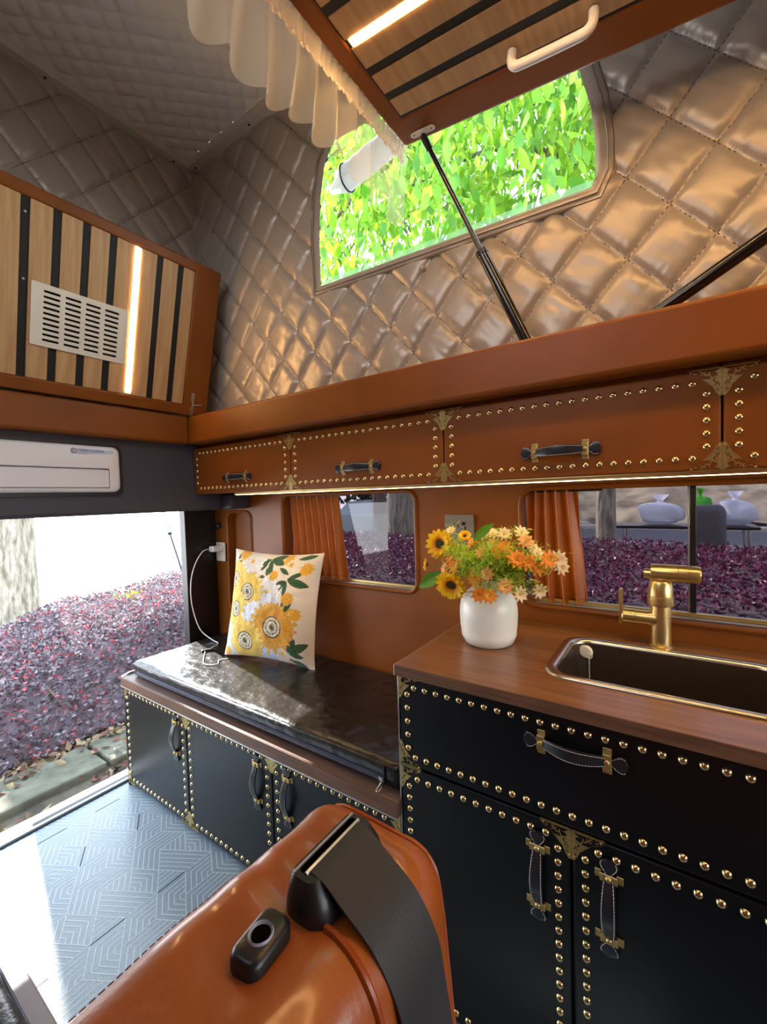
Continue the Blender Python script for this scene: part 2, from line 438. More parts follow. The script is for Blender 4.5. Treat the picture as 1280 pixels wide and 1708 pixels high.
win3 = thing('window_3', None, None, (-.55, YQ+.004, 1.77), kind='structure')
me = tf(plate(grow(WQ, .01), [], .001), Matrix.Translation((.55, .001, -1.77)) @ XZ); ob('pane', me, M_vinyl, win3)
b_ = MB(); b_.grid(20, 2, lambda i, j: Vector((-.967+.817*i+.55, -.004, 1.798-.028*i+.002+.026*j-1.77))); ob('vinyl_edge', b_, M_vinyledge, win3)
# button tuft seen below the window
ob('button', MB().lathe([(0, .006), (.006, .005), (.009, .001), (.009, 0)], 12, Matrix.Translation((-.58, YQ-.02, 1.735)) @ Matrix.Rotation(PI/2, 4, 'X')), M_quilt, wq)
# rear quilt
def fn(i, j):
    u = -.30+1.39*i; v = 1.43+1.07*j
    return Vector((XQ+quilt_h(u, v, u0=.502, v0=2.34, P=.162), u, v))
wru = struct('wall_rear_upper', MB().grid(270, 210, fn).mesh('q', angle=3), M_quilt)
ob('stitching', seam_dashes(((-.2, 1.06), (1.9, 2.45)), lambda u, v: Vector((XQ+.0022, u, v)), .162, .172, .502, 2.34), M_stitchd, wru, kind='stuff')
# left and front quilts (out of frame)
def fn(i, j):
    u = XQ+2.87*i; v = 1.43+1.07*j
    return Vector((u, -.30+quilt_h(u, v), v))
WL = WQ            # the opposite wall carries the same fabric window
struct('wall_left_upper', MB().grid(120, 60, fn, keep=lambda i, j: not inpoly(XQ+2.87*i, 1.43+1.07*j, WL)).mesh('q', angle=3), M_quilt)
def fn(i, j):
    u = -.30+1.39*i; v = 1.43+1.07*j
    return Vector((1.20-quilt_h(u, v, u0=.502, v0=2.34, P=.162), u, v))
struct('wall_front_upper', MB().grid(90, 70, fn).mesh('q', angle=3), M_quilt)
# ceiling
def fn(i, j):
    u = XQ+2.87*i; v = -.32+1.42*j
    a = u/.074+v/.074; b = u/.074-v/.074
    da = abs(a-round(a)); db = abs(b-round(b))
    return Vector((u, v, ZQ-.0065*(1-math.exp(-da/.10))*(1-math.exp(-db/.10))-.002*(abs(math.sin(PI*a))*abs(math.sin(PI*b)))))
struct('ceiling', MB().grid(474, 235, fn).mesh('c', angle=3), M_ceil)
struct('trim_6', MB().box(XQ, XQ+.045, -.3, YQ, ZQ-.028, ZQ+.002, .004), M_ceiltrim)
tr7 = struct('trim_7', MB().box(XQ+.03, 1.20, YQ-.05, YQ, ZQ-.028, ZQ+.002, .004), M_ceiltrim)
scr = MB().lathe([(0, -.002), (.004, -.0015), (.0045, 0)], 10).mesh('screw')
for p in ((XQ+.06, YQ-.03), (XQ+.40, YQ-.03), (XQ+.75, YQ-.03)): ob('screw', scr, M_groove, tr7, (p[0], p[1], ZQ-.028))
for p in ((XQ+.022, YQ-.10), (XQ+.022, YQ-.52), (XQ+.022, .3)): ob('screw', scr, M_groove, bpy.data.objects['trim_6'], (p[0], p[1], ZQ-.028))

# ================================================================= CABINET FITTINGS (shared meshes)
stud_me = MB().lathe([(.0, .0052), (.003, .0046), (.0055, .003), (.0066, .0008), (.0068, 0)], 10).mesh('nail_head', angle=3)
def crescent(cx, cy, r, a0, a1, w_, n=9):
    o_, i_ = [], []
    for k in range(n+1):
        t = math.radians(a0+(a1-a0)*k/n); ww = w_*(.35+.65*math.sin(PI*k/n))
        o_.append((cx+(r+ww/2)*math.cos(t), cy+(r+ww/2)*math.sin(t))); i_.append((cx+(r-ww/2)*math.cos(t), cy+(r-ww/2)*math.sin(t)))
    return o_+i_[::-1]
def bracket_mesh():
    half = [(1.0, 0), (1.02, .05), (.97, .10), (.90, .13), (.86, .18), (.78, .19), (.72, .24), (.64, .25), (.60, .31), (.56, .36), (.50, .40), (.455, .455)]
    outer = [(0, 0)]+half+[(y, x) for x, y in half[::-1][1:]]
    H_ = []
    for cx, cy, r, a0, a1, w_ in ((.42, .15, .075, -60, 220, .045), (.60, .13, .055, 60, 330, .04), (.78, .09, .04, -40, 200, .035)):
        c_ = crescent(cx, cy, r, a0, a1, w_); H_.append(c_); H_.append([(y, x) for x, y in c_][::-1])
    H_.append(crescent(.24, .24, .10, -20, 290, .05))
    s = .050
    me = plate([(x*s, y*s) for x, y in outer], [[(x*s, y*s) for x, y in h] for h in H_], .0012, 'corner_bracket')
    b = MB(); b.add_mesh(me)
    # folded edge lips and two pins
    b.box(-.0008, .0006, 0, s, -.003, .0014); b.box(0, s, -.0008, .0006, -.003, .0014)
    for px, py in ((.90, .055), (.055, .90)):
        b.lathe([(0, .0026), (.0016, .002), (.0022, .001)], 8, Matrix.Translation((px*s, py*s, 0)))
    return b.mesh('corner_bracket', smooth=False)
brk_me = bracket_mesh()
brk_bk = plate([(0, 0), (.034, .003), (.020, .020), (.003, .034)], [], .0003, 'bk')
# strap handle, along local X, standing out along +Z
HL = .082
def half_w(s):
    a = abs(s)/HL
    if a > .72:
        t = (a-.72)/.28
        return .006+.0085*math.sin(min(1, t/.62)*PI/2) if t < .62 else .0145*max(.18, math.sqrt(max(0, 1-((t-.62)/.38)**2)))
    return .006+.0055*math.cos(a/.72*PI/2)**.6
def arch(s):
    a = abs(s)/HL
    return .004 if a > .66 else .004+.017*math.cos(a/.66*PI/2)
def strap_mesh():
    b = MB(); n = 44
    def top(i, j):
        s = -HL+2*HL*i; return Vector((s, (j*2-1)*half_w(s), arch(s)+.0016-.0012*(2*j-1)**4))
    b.grid(n, 6, top); b.grid(n, 2, lambda i, j: top(i, j)-Vector((0, 0, .003)))
    for sg in (0, 1): b.grid(n, 1, lambda i, j: top(i, sg)-Vector((0, 0, .003*j)))
    return b.mesh('strap', angle=1.0)
strap_me = strap_mesh()
def stitch_mesh():
    b = MB()
    for sg in (-1, 1):
        k = -HL*.93
        while k < HL*.93:
            k2 = min(k+.0034, HL*.95); w0 = max(.0018, half_w(k)-.0022); w1 = max(.0018, half_w(k2)-.0022)
            b.tube([(k, sg*w0, arch(k)+.0016), (k2, sg*w1, arch(k2)+.0016)], .00042, 4)
            k += .0046
    return b.mesh('stitching')
stitch_me = stitch_mesh()
def clamp_mesh():
    b = MB(); b.box(-.0065, .0065, -.021, -.0125, 0, .0022, .0006, 1); b.box(-.0065, .0065, .0125, .021, 0, .0022, .0006, 1)
    b.box(-.0065, .0065, -.0130, .0130, .0058, .0082, .0008, 1)
    for sg in (-1, 1): b.box(-.0065, .0065, sg*.0118-.0012, sg*.0118+.0012, 0, .0080, .0005, 1)
    b.lathe([(0, .0118), (.003, .0112), (.0046, .0094), (.005, .0080)], 12)
    for sg in (-1, 1): b.lathe([(0, .0032), (.0016, .0028), (.002, .002)], 8, Matrix.Translation((0, sg*.0165, 0)))
    return b.mesh('clamp', angle=.6)
clamp_me = clamp_mesh()
FACE = (PI/2, 0, 0)          # local z -> -Y (towards the aisle)
def handle(parent, loc, upright=False):
    h = ob('handle', strap_me, M_strap, parent, loc, FACE if not upright else (PI/2, PI/2, 0))
    if upright: h.rotation_euler = (Matrix.Rotation(PI/2, 4, 'X') @ Matrix.Rotation(PI/2, 4, 'Z')).to_euler()
    h['label'] = 'black strap handle with white stitching'
    for sg in (-1, 1): ob('clamp', clamp_me, M_brass, h, (sg*.052, 0, 0))
    ob('stitching', stitch_me, M_stitch, h)
    return h
def studs(parent, x0, x1, z0, z1, y, sides='tblr', ins=.023, st=.0262, first=.046):
    n = max(2, round((x1-x0-2*first)/st)); m_ = max(2, round((z1-z0-2*first)/st))
    for k in range(n+1):
        x = x0+first+(x1-x0-2*first)*k/n
        if 't' in sides: ob('nail_head', stud_me, M_stud, parent, (x, y, z1-ins), FACE)
        if 'b' in sides: ob('nail_head', stud_me, M_stud, parent, (x, y, z0+ins), FACE)
    for k in range(m_+1):
        z = z0+first+(z1-z0-2*first)*k/m_
        if 'l' in sides: ob('nail_head', stud_me, M_stud, parent, (x0+ins, y, z), FACE)
        if 'r' in sides: ob('nail_head', stud_me, M_stud, parent, (x1-ins, y, z), FACE)
def brackets(parent, x0, x1, z0, z1, y, which):
    for wch in which:
        sx_ = 1 if 'l' in wch else -1; sz = 1 if 'b' in wch else -1
        x = x0 if sx_ > 0 else x1; z = z0 if sz > 0 else z1
        ob('corner_bracket', brk_me, M_brass, parent, (x, y, z), FACE, (sx_, sz, 1))
        
# ---------------------------------------------------------------- overhead cabinets
YC = .985
edges = [-1.60, -1.045, -.487, .070, .625]
labs = ['cognac leather overhead cabinet nearest the air conditioner, above the sunflower pillow',
        'cognac leather overhead cabinet above the orange curtain and tinted window behind the pillow',
        'cognac leather overhead cabinet above the flower vase and grey socket',
        'cognac leather overhead cabinet at the end of the row above the brass faucet']
bw = [('rt', 'rb'), ('lt', 'lb', 'rt', 'rb'), ('lt', 'lb', 'rt', 'rb'), ('lt', 'lb')]
for k in range(4):
    a, b = edges[k], edges[k+1]; cx = (a+b)/2
    t = thing('overhead_cabinet', labs[k], 'cabinet', (cx, YC, 1.132), group='studded overhead cabinets')
    h_ = (b-a)/2
    ob('body', MB().box(-h_+.001, h_-.001, .020, .213, .002, .196, .002), M_cab, t)
    d = ob('door', MB().box(-h_+.0015, h_-.0015, .0, .018, 0, .184, .004, 3), M_cab, t)
    studs(d, -h_, h_, 0, .184, 0, first=.044)
    brackets(d, -h_+.001, h_-.001, .0, .184, -.0002, bw[k])
    handle(t, (-.003 if k == 0 else 0, 0, .057))
# under-cabinet light strip
t = thing('under_cabinet_light', 'long thin warm light strip under the overhead cabinets', 'light', (-.45, 1.0, 1.126))
ob('channel', MB().box(-.90, 1.05, -.012, .02, -.0005, .006, .001), M_gold, t)
ob('front_lip', MB().box(-.90, 1.05, -.012, -.009, -.0022, .0, .0006), M_gold, t)
ob('diffuser', MB().box(-.90, 1.05, -.006, .014, -.003, .0, .001), M_led2, t)

# ---------------------------------------------------------------- bench cabinets
YB = .758
be = [-1.765, -1.342, -.920, -.499]
labs = ['black studded bench cabinet at the open tailgate end', 'black studded bench cabinet between two others, beside the tailgate one',
        'black studded bench cabinet next to the kitchen unit']
for k in range(3):
    a, b = be[k], be[k+1]; h_ = (b-a)/2
    t = thing('bench_cabinet', labs[k], 'cabinet', ((a+b)/2, YB, 0), group='studded bench cabinets')
    ob('body', MB().box(-h_+.001, h_-.001, .020, .440, .0, .400, .002), M_dark, t)
    d = ob('door', MB().box(-h_+.0015, h_-.0015, 0, .018, .018, .400, .004, 3), M_black, t)
    studs(d, -h_, h_, .018, .400, 0, ins=.02, st=.0258, first=.044)
    brackets(d, -h_+.001, h_-.001, .018, .400, -.0002, ('lt', 'rt', 'lb', 'rb'))
    handle(t, ((h_-.062) if k < 2 else (-h_+.062), 0, .303), True)
    if k == 0:
        ob('end_panel', MB().box(-h_-.012, -h_, 0, .437, 0, .412, .004), M_dark, t)
# wooden bench top board
t = thing('wooden_ledge', 'dark walnut board edging the bench under the cushion', 'board', (-1.13, YB, .402))
ob('board', MB().box(-.632, .632, -.012, .437, 0, .036, .003), mat('dark_walnut_ledge', (112, 88, 78), .45, rgb2=(84, 64, 56), vscale=4, stretch=(1.5, 22, 20)), t)
ob('edge_band', MB().box(-.632, .632, -.0145, -.012, .001, .035, .001), M_woodedge, t)
ob('metal_trim', MB().box(-.634, .634, -.0152, -.0125, -.003, .002, .001), M_silver, t)
ob('metal_end', MB().tube([(-.636, -.008, .0), (-.636, -.006, .034), (-.634, .02, .04), (-.634, .2, .041)], .005, 8), M_silver, t)

# bench cushion
def rbox_mesh(hx, hy, hz, r, nx, ny, nz, disp=None):
    """rounded box as a continuous skin, centred"""
    b = bmesh.new(); verts = {}
    def vert(p):
        k = (round(p[0], 5), round(p[1], 5), round(p[2], 5))
        if k not in verts: verts[k] = b.verts.new(p)
        return verts[k]
    H_ = (hx, hy, hz); N_ = (nx, ny, nz)
    for ax in range(3):
        u, v = (ax+1) % 3, (ax+2) % 3
        for sg in (-1, 1):
            def P(i, j):
                p = [0, 0, 0]; p[ax] = sg*H_[ax]
                p[u] = -H_[u]+2*H_[u]*i/N_[u]; p[v] = -H_[v]+2*H_[v]*j/N_[v]
                return tuple(p)
            for i in range(N_[u]):
                for j in range(N_[v]):
                    q = [vert(P(i, j)), vert(P(i+1, j)), vert(P(i+1, j+1)), vert(P(i, j+1))]
                    b.faces.new(q if sg > 0 else q[::-1])
    for v in b.verts:
        p = v.co; rr = r if isinstance(r, tuple) else (r, r, r)
        c_ = Vector([max(-(H_[k]-rr[k]), min(H_[k]-rr[k], p[k])) for k in range(3)])
        d = Vector([(p[k]-c_[k])/rr[k] for k in range(3)])
        if d.length > 1: d.normalize()
        q = Vector([c_[k]+d[k]*rr[k] for k in range(3)])
        if disp: q = q+disp(q, d)
        v.co = q
    for f_ in b.faces: f_.smooth = True
    me = bpy.data.meshes.new('rbox'); b.to_mesh(me); b.free(); return me
def cdisp(p, d):
    z = .0032*noise.noise(p*9)+.0016*noise.noise(p*31)+.0009*noise.noise(p*70)
    return Vector((0, .0012*noise.noise(p*40), z if d.z > 0 or p.z > .01 else 0))
t = thing('bench_cushion', 'glossy crinkled black leather bench cushion', 'cushion', (-1.115, .985, .4375))
me = rbox_mesh(.612, .212, .030, (.02, .02, .014), 150, 54, 8, cdisp)
ob('cover', me, M_cush, t, (0, 0, .030))
ob('piping', MB().tube([(-.60, -.211, .052), (-.3, -.2125, .0525), (0, -.2115, .052), (.3, -.2125, .053), (.600, -.211, .052)], .0035, 8), M_cush, t)
f = MB(); f.box(-.575, .560, -.2155, -.208, .012, .026, .002); z_ = ob('zip', f, M_zip, t)
f = MB()
k = -.57
while k < .555:
    f.box(k, k+.0022, -.2168, -.2150, .0172, .0208); k += .0052
ob('zip_teeth', f.mesh('zt', smooth=False), M_silver, z_)
f = MB(); f.box(.553, .566, -.220, -.214, .012, .025, .002); f.tube([(.5595, -.2195, .013), (.556, -.224, .005), (.556, -.234, .0022), (.5595, -.2365, .0020), (.563, -.234, .0022), (.563, -.224, .005)], .0013, 6, closed=True); ob('zip_pull', f, M_silver, t)
ob('corner_seam', MB().tube([(.5655, -.213, .052), (.5665, -.2145, .04), (.5665, -.2145, .012)], .0025, 6), M_cush, t)

# ---------------------------------------------------------------- opposite bench (corner in view)
t = thing('opposite_bench', 'black leather bench with grey edge profile across the aisle', 'bench', (-1.19, -.06, 0))
ob('base', MB().box(-.55, .62, -.23, .225, 0, .405, .003), M_dark, t)
ob('edge_profile', MB().box(-.555, .625, .215, .243, .395, .438, .003), M_ridge, t)
ob('cushion', rbox_mesh(.58, .217, .028, (.02, .02, .016), 90, 40, 6, cdisp), M_cush, t, (.03, .0, .436))
ob('piping', MB().tube([(-.54, .2165, .450), (.60, .2165, .450)], .003, 8), M_zip, t)

# ---------------------------------------------------------------- kitchen unit
KX0, KX1 = -.495, .20; kc = (KX0+KX1)/2
t = thing('kitchen_cabinet', 'black studded leather kitchen unit under the walnut worktop', 'cabinet', (kc, YB, 0))
xk = lambda x: x-kc
f = MB(); f.box(xk(KX0), xk(KX0)+.016, .018, .437, 0, .717, .002); f.box(xk(KX1)-.016, xk(KX1), .018, .437, 0, .717, .002); f.box(xk(KX0)+.016, xk(KX1)-.016, .425, .437, 0, .717); f.box(xk(KX0)+.016, xk(KX1)-.016, .018, .425, 0, .016)
f.box(xk(KX0)+.016, xk(KX1)-.016, .0165, .03, .505, .535); f.box(xk(-.16), xk(-.14), .0165, .03, .016, .51)
ob('carcass', f, M_black, t)
d = ob('drawer_front', MB().box(xk(KX0)+.001, xk(KX1)-.001, 0, .016, .524, .716, .004, 3), M_black, t)
studs(d, xk(KX0), xk(KX1), .524, .716, 0, sides='tblr', ins=.021, st=.0258, first=.038)
brackets(d, xk(KX0), xk(KX1), .524, .717, -.0002, ('lt', 'lb', 'rt', 'rb'))
handle(t, (xk(-.145), 0, .661))
for a, b, hx in ((KX0, -.151, -.206), (-.149, KX1, -.0925)):
    d = ob('door', MB().box(xk(a)+.001, xk(b)-.001, 0, .016, .015, .519, .004, 3), M_black, t)
    studs(d, xk(a), xk(b), .015, .519, 0, ins=.021, st=.0255, first=.041)
    brackets(d, xk(a), xk(b), .015, .520, -.0002, ('lt', 'rt', 'lb', 'rb'))
    handle(t, (xk(hx), 0, .415), True)
ob('corner_edge', MB().box(xk(KX0)-.002, xk(KX0)+.001, -.002, .014, .0, .717, .0008), M_silver, t)
# worktop with sink cut-out
SX0, SX1, SY0, SY1 = -.205, .172, .868, 1.100
t = thing('worktop', 'walnut laminate kitchen worktop carrying the vase and sink', 'worktop', (kc, YB, .718))
me = plate([(xk(KX0)-.003, -.010), (xk(KX1), -.010), (xk(KX1), .437), (xk(KX0)-.003, .437)], [rrect(xk(SX0), xk(SX1), SY0-YB, SY1-YB, .04)], .0235)
ob('slab', me, M_wood, t)
ob('front_edge_band', MB().box(xk(KX0)-.003, xk(KX1), -.0116, -.010, .0005, .023, .0005), M_woodedge, t)
ob('side_edge_band', MB().box(xk(KX0)-.0046, xk(KX0)-.003, -.0116, .437, .0005, .023, .0005), M_white2, t)
# sink
scx, scy = (SX0+SX1)/2, (SY0+SY1)/2
t = thing('sink', 'dark rectangular sink with brushed rim set into the worktop', 'sink', (scx, scy, .742))
hx, hy = (SX1-SX0)/2, (SY1-SY0)/2
def loop(h1, h2, r, z): return [(p[0], p[1], z) for p in rrect(-h1, h1, -h2, h2, r, 8)]
def loft(b, loops):
    R_ = [[b.b.verts.new(Vector(p)) for p in l] for l in loops]; n = len(R_[0])
    for A, B in zip(R_, R_[1:]):
        for k in range(n): b.b.faces.new((A[k], A[(k+1) % n], B[(k+1) % n], B[k]))
    return R_
f = MB(); loft(f, [loop(hx+.018, hy+.018, .05, 0), loop(hx+.017, hy+.017, .05, .003), loop(hx+.012, hy+.012, .047, .005), loop(hx+.003, hy+.003, .042, .0045), loop(hx-.003, hy-.003, .038, .001), loop(hx-.004, hy-.004, .037, -.006)])
ob('rim', f.mesh('rim', angle=1.2), M_sinkrim, t)
f = MB(); R_ = loft(f, [loop(hx-.004, hy-.004, .037, -.004), loop(hx-.010, hy-.010, .036, -.08), loop(hx-.016, hy-.016, .034, -.140), loop(hx-.030, hy-.030, .025, -.152)])
f.b.faces.new(R_[-1]); ob('basin', f.mesh('basin', angle=1.2), M_sink, t)
f = MB(); f.lathe([(0, .006), (.012, .006), (.0155, .003), (.0155, 0)], 20, Matrix.Translation((-.177-scx, SY1-.012-scy, -.022)) @ Matrix.Rotation(PI/2, 4, 'X'))
f.tube([(-.168-scx+.006*math.cos(a), SY1-.022-scy, -.028+.006*math.sin(a)) for a in [2*PI*k/16 for k in range(16)]], .0009, 5, closed=True)
ob('overflow_cap', f, M_white2, t)
f = MB()
for k in range(20): f.lathe([(0, .0016), (.0014, .0008), (.0014, -.0008), (0, -.0016)], 6, Matrix.Translation((-.168-scx, SY1-.024-scy, -.036-.0042*k)))
ob('bead_chain', f, M_white2, t)
# faucet
fx, fy = -.029, 1.143
t = thing('faucet', 'brushed gold faucet with pull-out head and side lever behind the sink', 'faucet', (fx, fy, .7415))
ob('body', MB().lathe([(0, 0), (.0235, 0), (.0235, .003), (.0205, .005), (.0200, .095), (.0195, .100)], 32).mesh('b', angle=.5), M_gold, t)
ob('swivel_collar', MB().lathe([(.0195, .094), (.0255, .096), (.0262, .100), (.0262, .116), (.0255, .1165), (.0255, .118), (.0225, .146), (.0195, .151), (.0135, .154), (.0135, .160), (0, .160)], 32).mesh('c', angle=.5), M_gold, t)
RX = Matrix.Rotation(PI/2, 4, 'Y')
hd = ob('spray_head', MB().lathe([(0, -.026), (.0185, -.026), (.0195, -.024), (.0195, .024), (.0185, .0245), (.0185, .0255), (.0195, .026), (.0195, .040), (.0185, .0405), (.0185, .0415), (.0190, .042), (.0185, .062), (.0165, .066), (0, .066)], 32, Matrix.Translation((.008, -.004, .170)) @ RX).mesh('h', angle=.5), M_gold, t)
ob('end_button', MB().lathe([(0, -.040), (.0105, -.040), (.0115, -.038), (.0115, -.024)], 24, Matrix.Translation((.008, -.004, .166)) @ RX).mesh('e', angle=.5), M_gold, hd)
# side valve and lever
Sd = Matrix.Translation((0, 0, .062)) @ Matrix.Rotation(-PI/2, 4, 'Y')
sv = ob('side_valve', MB().lathe([(.0195, .0), (.0195, .018), (.0170, .026), (.0170, .048), (.0162, .0485), (.0162, .0495), (.0175, .050), (.0175, .074), (.015, .077), (0, .077)], 28, Sd).mesh('s', angle=.5), M_gold, t)
f = MB(); f.box(-.083, -.075, -.0095, .0095, .044, .126, .003, 2); ob('lever', f, M_gold, sv)

# vase
t = thing('vase', 'white ceramic vase of flowers on the worktop', 'vase', (-.375, .981, .7415))
prof = [(0, .0), (.050, 0), (.057, .004), (.0645, .020), (.0652, .026), (.0650, .029), (.0672, .045), (.0685, .068), (.0682, .085), (.0655, .102), (.060, .114), (.052, .123), (.042, .130), (.034, .137), (.034, .146), (.040, .156), (.0375, .156), (.031, .146), (.031, .136), (.036, .126), (.05, .10), (.05, .02), (0, .012)]
ob('body', MB().lathe(prof, 40).mesh('v', angle=.9), M_ceramic, t)

# ---------------------------------------------------------------- flowers in the vase
M_y = attr_mat('sunflower_petal', .55, trans=.25); M_or = mat('orange_petal', (255, 164, 60), .55, trans=.25)
M_pe = mat('peach_petal', (255, 190, 124), .55, trans=.25); M_cr = mat('cream_petal', (248, 228, 186), .55, trans=.25)
M_ctr = mat('flower_centre', (226, 158, 40), .7, bump=.6, bscale=600); M_dk = mat('sunflower_centre', (58, 62, 30), .8, bump=.8, bscale=500)
M_gr = mat('lime_sprig', (190, 216, 76), .55, trans=.35); M_gr2 = mat('leaf_green', (96, 156, 30), .45, trans=.25, var=.15, vscale=60)
M_stem = mat('stem_green', (110, 140, 50), .6)
def petal(L_, W_, curl, n=5, tip=.6):
    b = MB()
    def fn(i, j):
        x = i*L_; ww = W_*(math.sin(PI*min(1, i*tip+.08))**.7)*(1 if i < .98 else .2)
        return Vector((x, (j*2-1)*ww, curl*(i**1.6)*L_+abs(2*j-1)*ww*.35))
    b.grid(n, 2, fn); return b.mesh('petal', angle=3)
pet_sun = petal(.0215, .0052, .12, 6, .86)
ca = pet_sun.color_attributes.new('Col', 'FLOAT_COLOR', 'POINT')
for i, v in enumerate(pet_sun.vertices):
    k = min(1, max(0, (v.co.x/.0215-.08)/.42)); A = col(240, 130, 20); B = col(255, 216, 24)
    ca.data[i].color = tuple(A[q]*(1-k)+B[q]*k for q in range(3))+(1,)
VM = Vector((-.375, .981, .895))
def aim(d): return Vector(d).to_track_quat('Z', 'Y').to_euler()
AX = Vector((-.375, .981, 0))
def stem_mesh(root, hd):
    # rises out of the vase mouth, clears the lip, then runs to the flower head
    d = Vector((hd.x-AX.x, hd.y-AX.y, 0)); n = d.normalized() if d.length > 1e-4 else Vector((1, 0, 0)); ro = Vector((root.x-AX.x, root.y-AX.y, 0))
    P = [AX+ro*.5+Vector((0, 0, .785)), AX+ro*.4+n*.012+Vector((0, 0, .885)), AX+ro*.3+n*.021+Vector((0, 0, .906))]
    if d.length > .06: P.append(AX+n*.050+Vector((0, 0, max(.915, .35*hd.z+.65*.915))))
    P.append(hd); q = smooth_path(P, 5)
    return MB().tube([p-hd for p in q], .0012, 5)
def off_vase(p):
    r_ = math.hypot(p.x-AX.x, p.y-AX.y); return p.z > .902 or r_ > (.078 if p.z < .868 else .056)
def sprig_leaves(root, hd, n, seed):
    r = random.Random(seed); a = root-hd; b = MB()
    for k in range(n):
        p = a*(r.random()**1.2*.75)+Vector((r.gauss(0, .009), r.gauss(0, .009), .006+r.gauss(0, .008)))
        d = Vector((r.gauss(0, 1), r.gauss(0, 1), r.gauss(.35, .8))).normalized(); L_ = r.uniform(.012, .024)
        if not (off_vase(hd+p) and off_vase(hd+p+d*L_)): continue
        s = d.cross(Vector((r.random(), r.random(), r.random()))).normalized()*.0015
        q = p+d*L_*.5
        b.poly([p, q-s, p+d*L_]); b.poly([p, p+d*L_, q+s])
    return b.mesh('needles', smooth=False)
for i, (p, rr, dr) in enumerate((((-.493, .965, .977), 1.35, (.05, -1, .15)), ((-.445, .925, .885), 1.4, (.1, -.85, -.45)), ((-.436, .99, .996), .6, (.2, -.7, .7)), ((-.536, .97, .921), .6, (-.8, -.5, .1)))):
    hd = Vector(p); root = VM+Vector((random.uniform(-.02, .02), random.uniform(-.02, .02), 0))
    lab = ['large yellow sunflower with dark centre facing out above the vase, beside the grey socket', 'large yellow sunflower drooping over the side of the white vase', 'small yellow sunflower bud at the top of the bouquet', 'small yellow sunflower bud beside the big drooping leaf'][i]
    t = thing('sunflower', lab, 'flower', hd, aim(dr), group='sunflowers in the vase')
    ob('centre', MB().lathe([(0, .004), (.006, .0035), (.010, .001), (.0105, -.002), (.006, -.006), (0, -.007)], 16), M_dk, t, scale=(rr,)*3)
    for ring, (nn, sc, tl) in enumerate(((15, 1.0, .05), (12, .85, .45))):
        for k in range(nn):
            a = 2*PI*(k+.5*ring)/nn+random.uniform(-.08, .08)
            o_ = ob('petal', pet_sun, M_y, t, (math.cos(a)*.008*rr, math.sin(a)*.008*rr, .0005+ring*.001), (0, -tl+random.uniform(-.15, .15), a), (rr*sc,)*3)
    inv = aim(dr).to_matrix().inverted()
    ob('stem', tf(stem_mesh(root, hd).mesh('stem'), inv.to_4x4()), M_stem, t)
def daisy_mesh(r_, n):
    b = MB()
    for ring in (0, 1):
        for k in range(n):
            a = 2*PI*(k+.5*ring)/n; L_ = r_*(1-.22*ring); W_ = r_*.19
            R_ = Matrix.Rotation(a, 4, 'Z') @ Matrix.Rotation(-.15-.35*ring, 4, 'Y')
            pts = [R_ @ Vector(q) for q in ((.1*r_, 0, 0), (.6*L_, -W_, .001), (L_, -.3*W_, 0), (L_, .3*W_, 0), (.6*L_, W_, .001))]
            b.poly(pts)
    return b.mesh('petals', smooth=False)
dz_me = daisy_mesh(.0225, 9)
ctr_me = MB().lathe([(0, .004), (.0025, .0034), (.004, .001), (.0035, -.002), (0, -.004)], 10).mesh('c')
ORANGE = [(-.453, .95, .947), (-.422, .945, .949), (-.44, .94, .928), (-.41, .98, .982), (-.372, .94, .962), (-.329, .93, .967), (-.33, .97, .974), (-.339, .94, .943), (-.286, .92, .956), (-.265, .93, .949), (-.277, .96, .991), (-.219, .92, .96), (-.25, .95, .937), (-.35, .91, .921), (-.391, .93, .916), (-.379, .92, .903), (-.305, .90, .899), (-.365, .90, .875), (-.338, .895, .877), (-.477, .96, .914), (-.458, .98, .967), (-.46, .95, .891), (-.356, .98, .978), (-.431, .99, .959)]
CREAM = [(-.333, .98, 1.004), (-.299, 1.0, 1.006), (-.256, .97, .964), (-.204, .94, .96), (-.2, .94, .942), (-.241, .93, .89), (-.277, .91, .883), (-.479, 1.0, 1.007), (-.375, 1.02, 1.001), (-.401, 1.03, .992), (-.274, 1.01, .97)]
def spread(heads, fixed):
    # flower discs face the aisle: shift overlapping neighbours apart in depth so that none cut through each other
    H_ = [[list(p), .021, True] for p in heads]+[[list(p), rr_, False] for p, rr_ in fixed]
    for it in range(60):
        for a in range(len(H_)):
            for b in range(a+1, len(H_)):
                A, B = H_[a], H_[b]; dxz = math.hypot(A[0][0]-B[0][0], A[0][2]-B[0][2]); need = .015*(1-max(0, dxz-.012)/(A[1]+B[1]-.012)) if dxz < A[1]+B[1] else 0
                dy = B[0][1]-A[0][1]
                if need > 0 and abs(dy) < need:
                    sg = 1 if dy >= 0 else -1; k_ = (need-abs(dy))*.5*sg
                    if A[2]: A[0][1] -= k_*(1 if B[2] else 2)
                    if B[2]: B[0][1] += k_*(1 if A[2] else 2)
    return [tuple(h[0]) for h in H_[:len(heads)]]
_all = spread(ORANGE+CREAM, [((-.493, .965, .977), .036), ((-.445, .925, .885), .036), ((-.436, .99, .996), .017), ((-.536, .97, .921), .017)])
ORANGE, CREAM = _all[:len(ORANGE)], _all[len(ORANGE):]
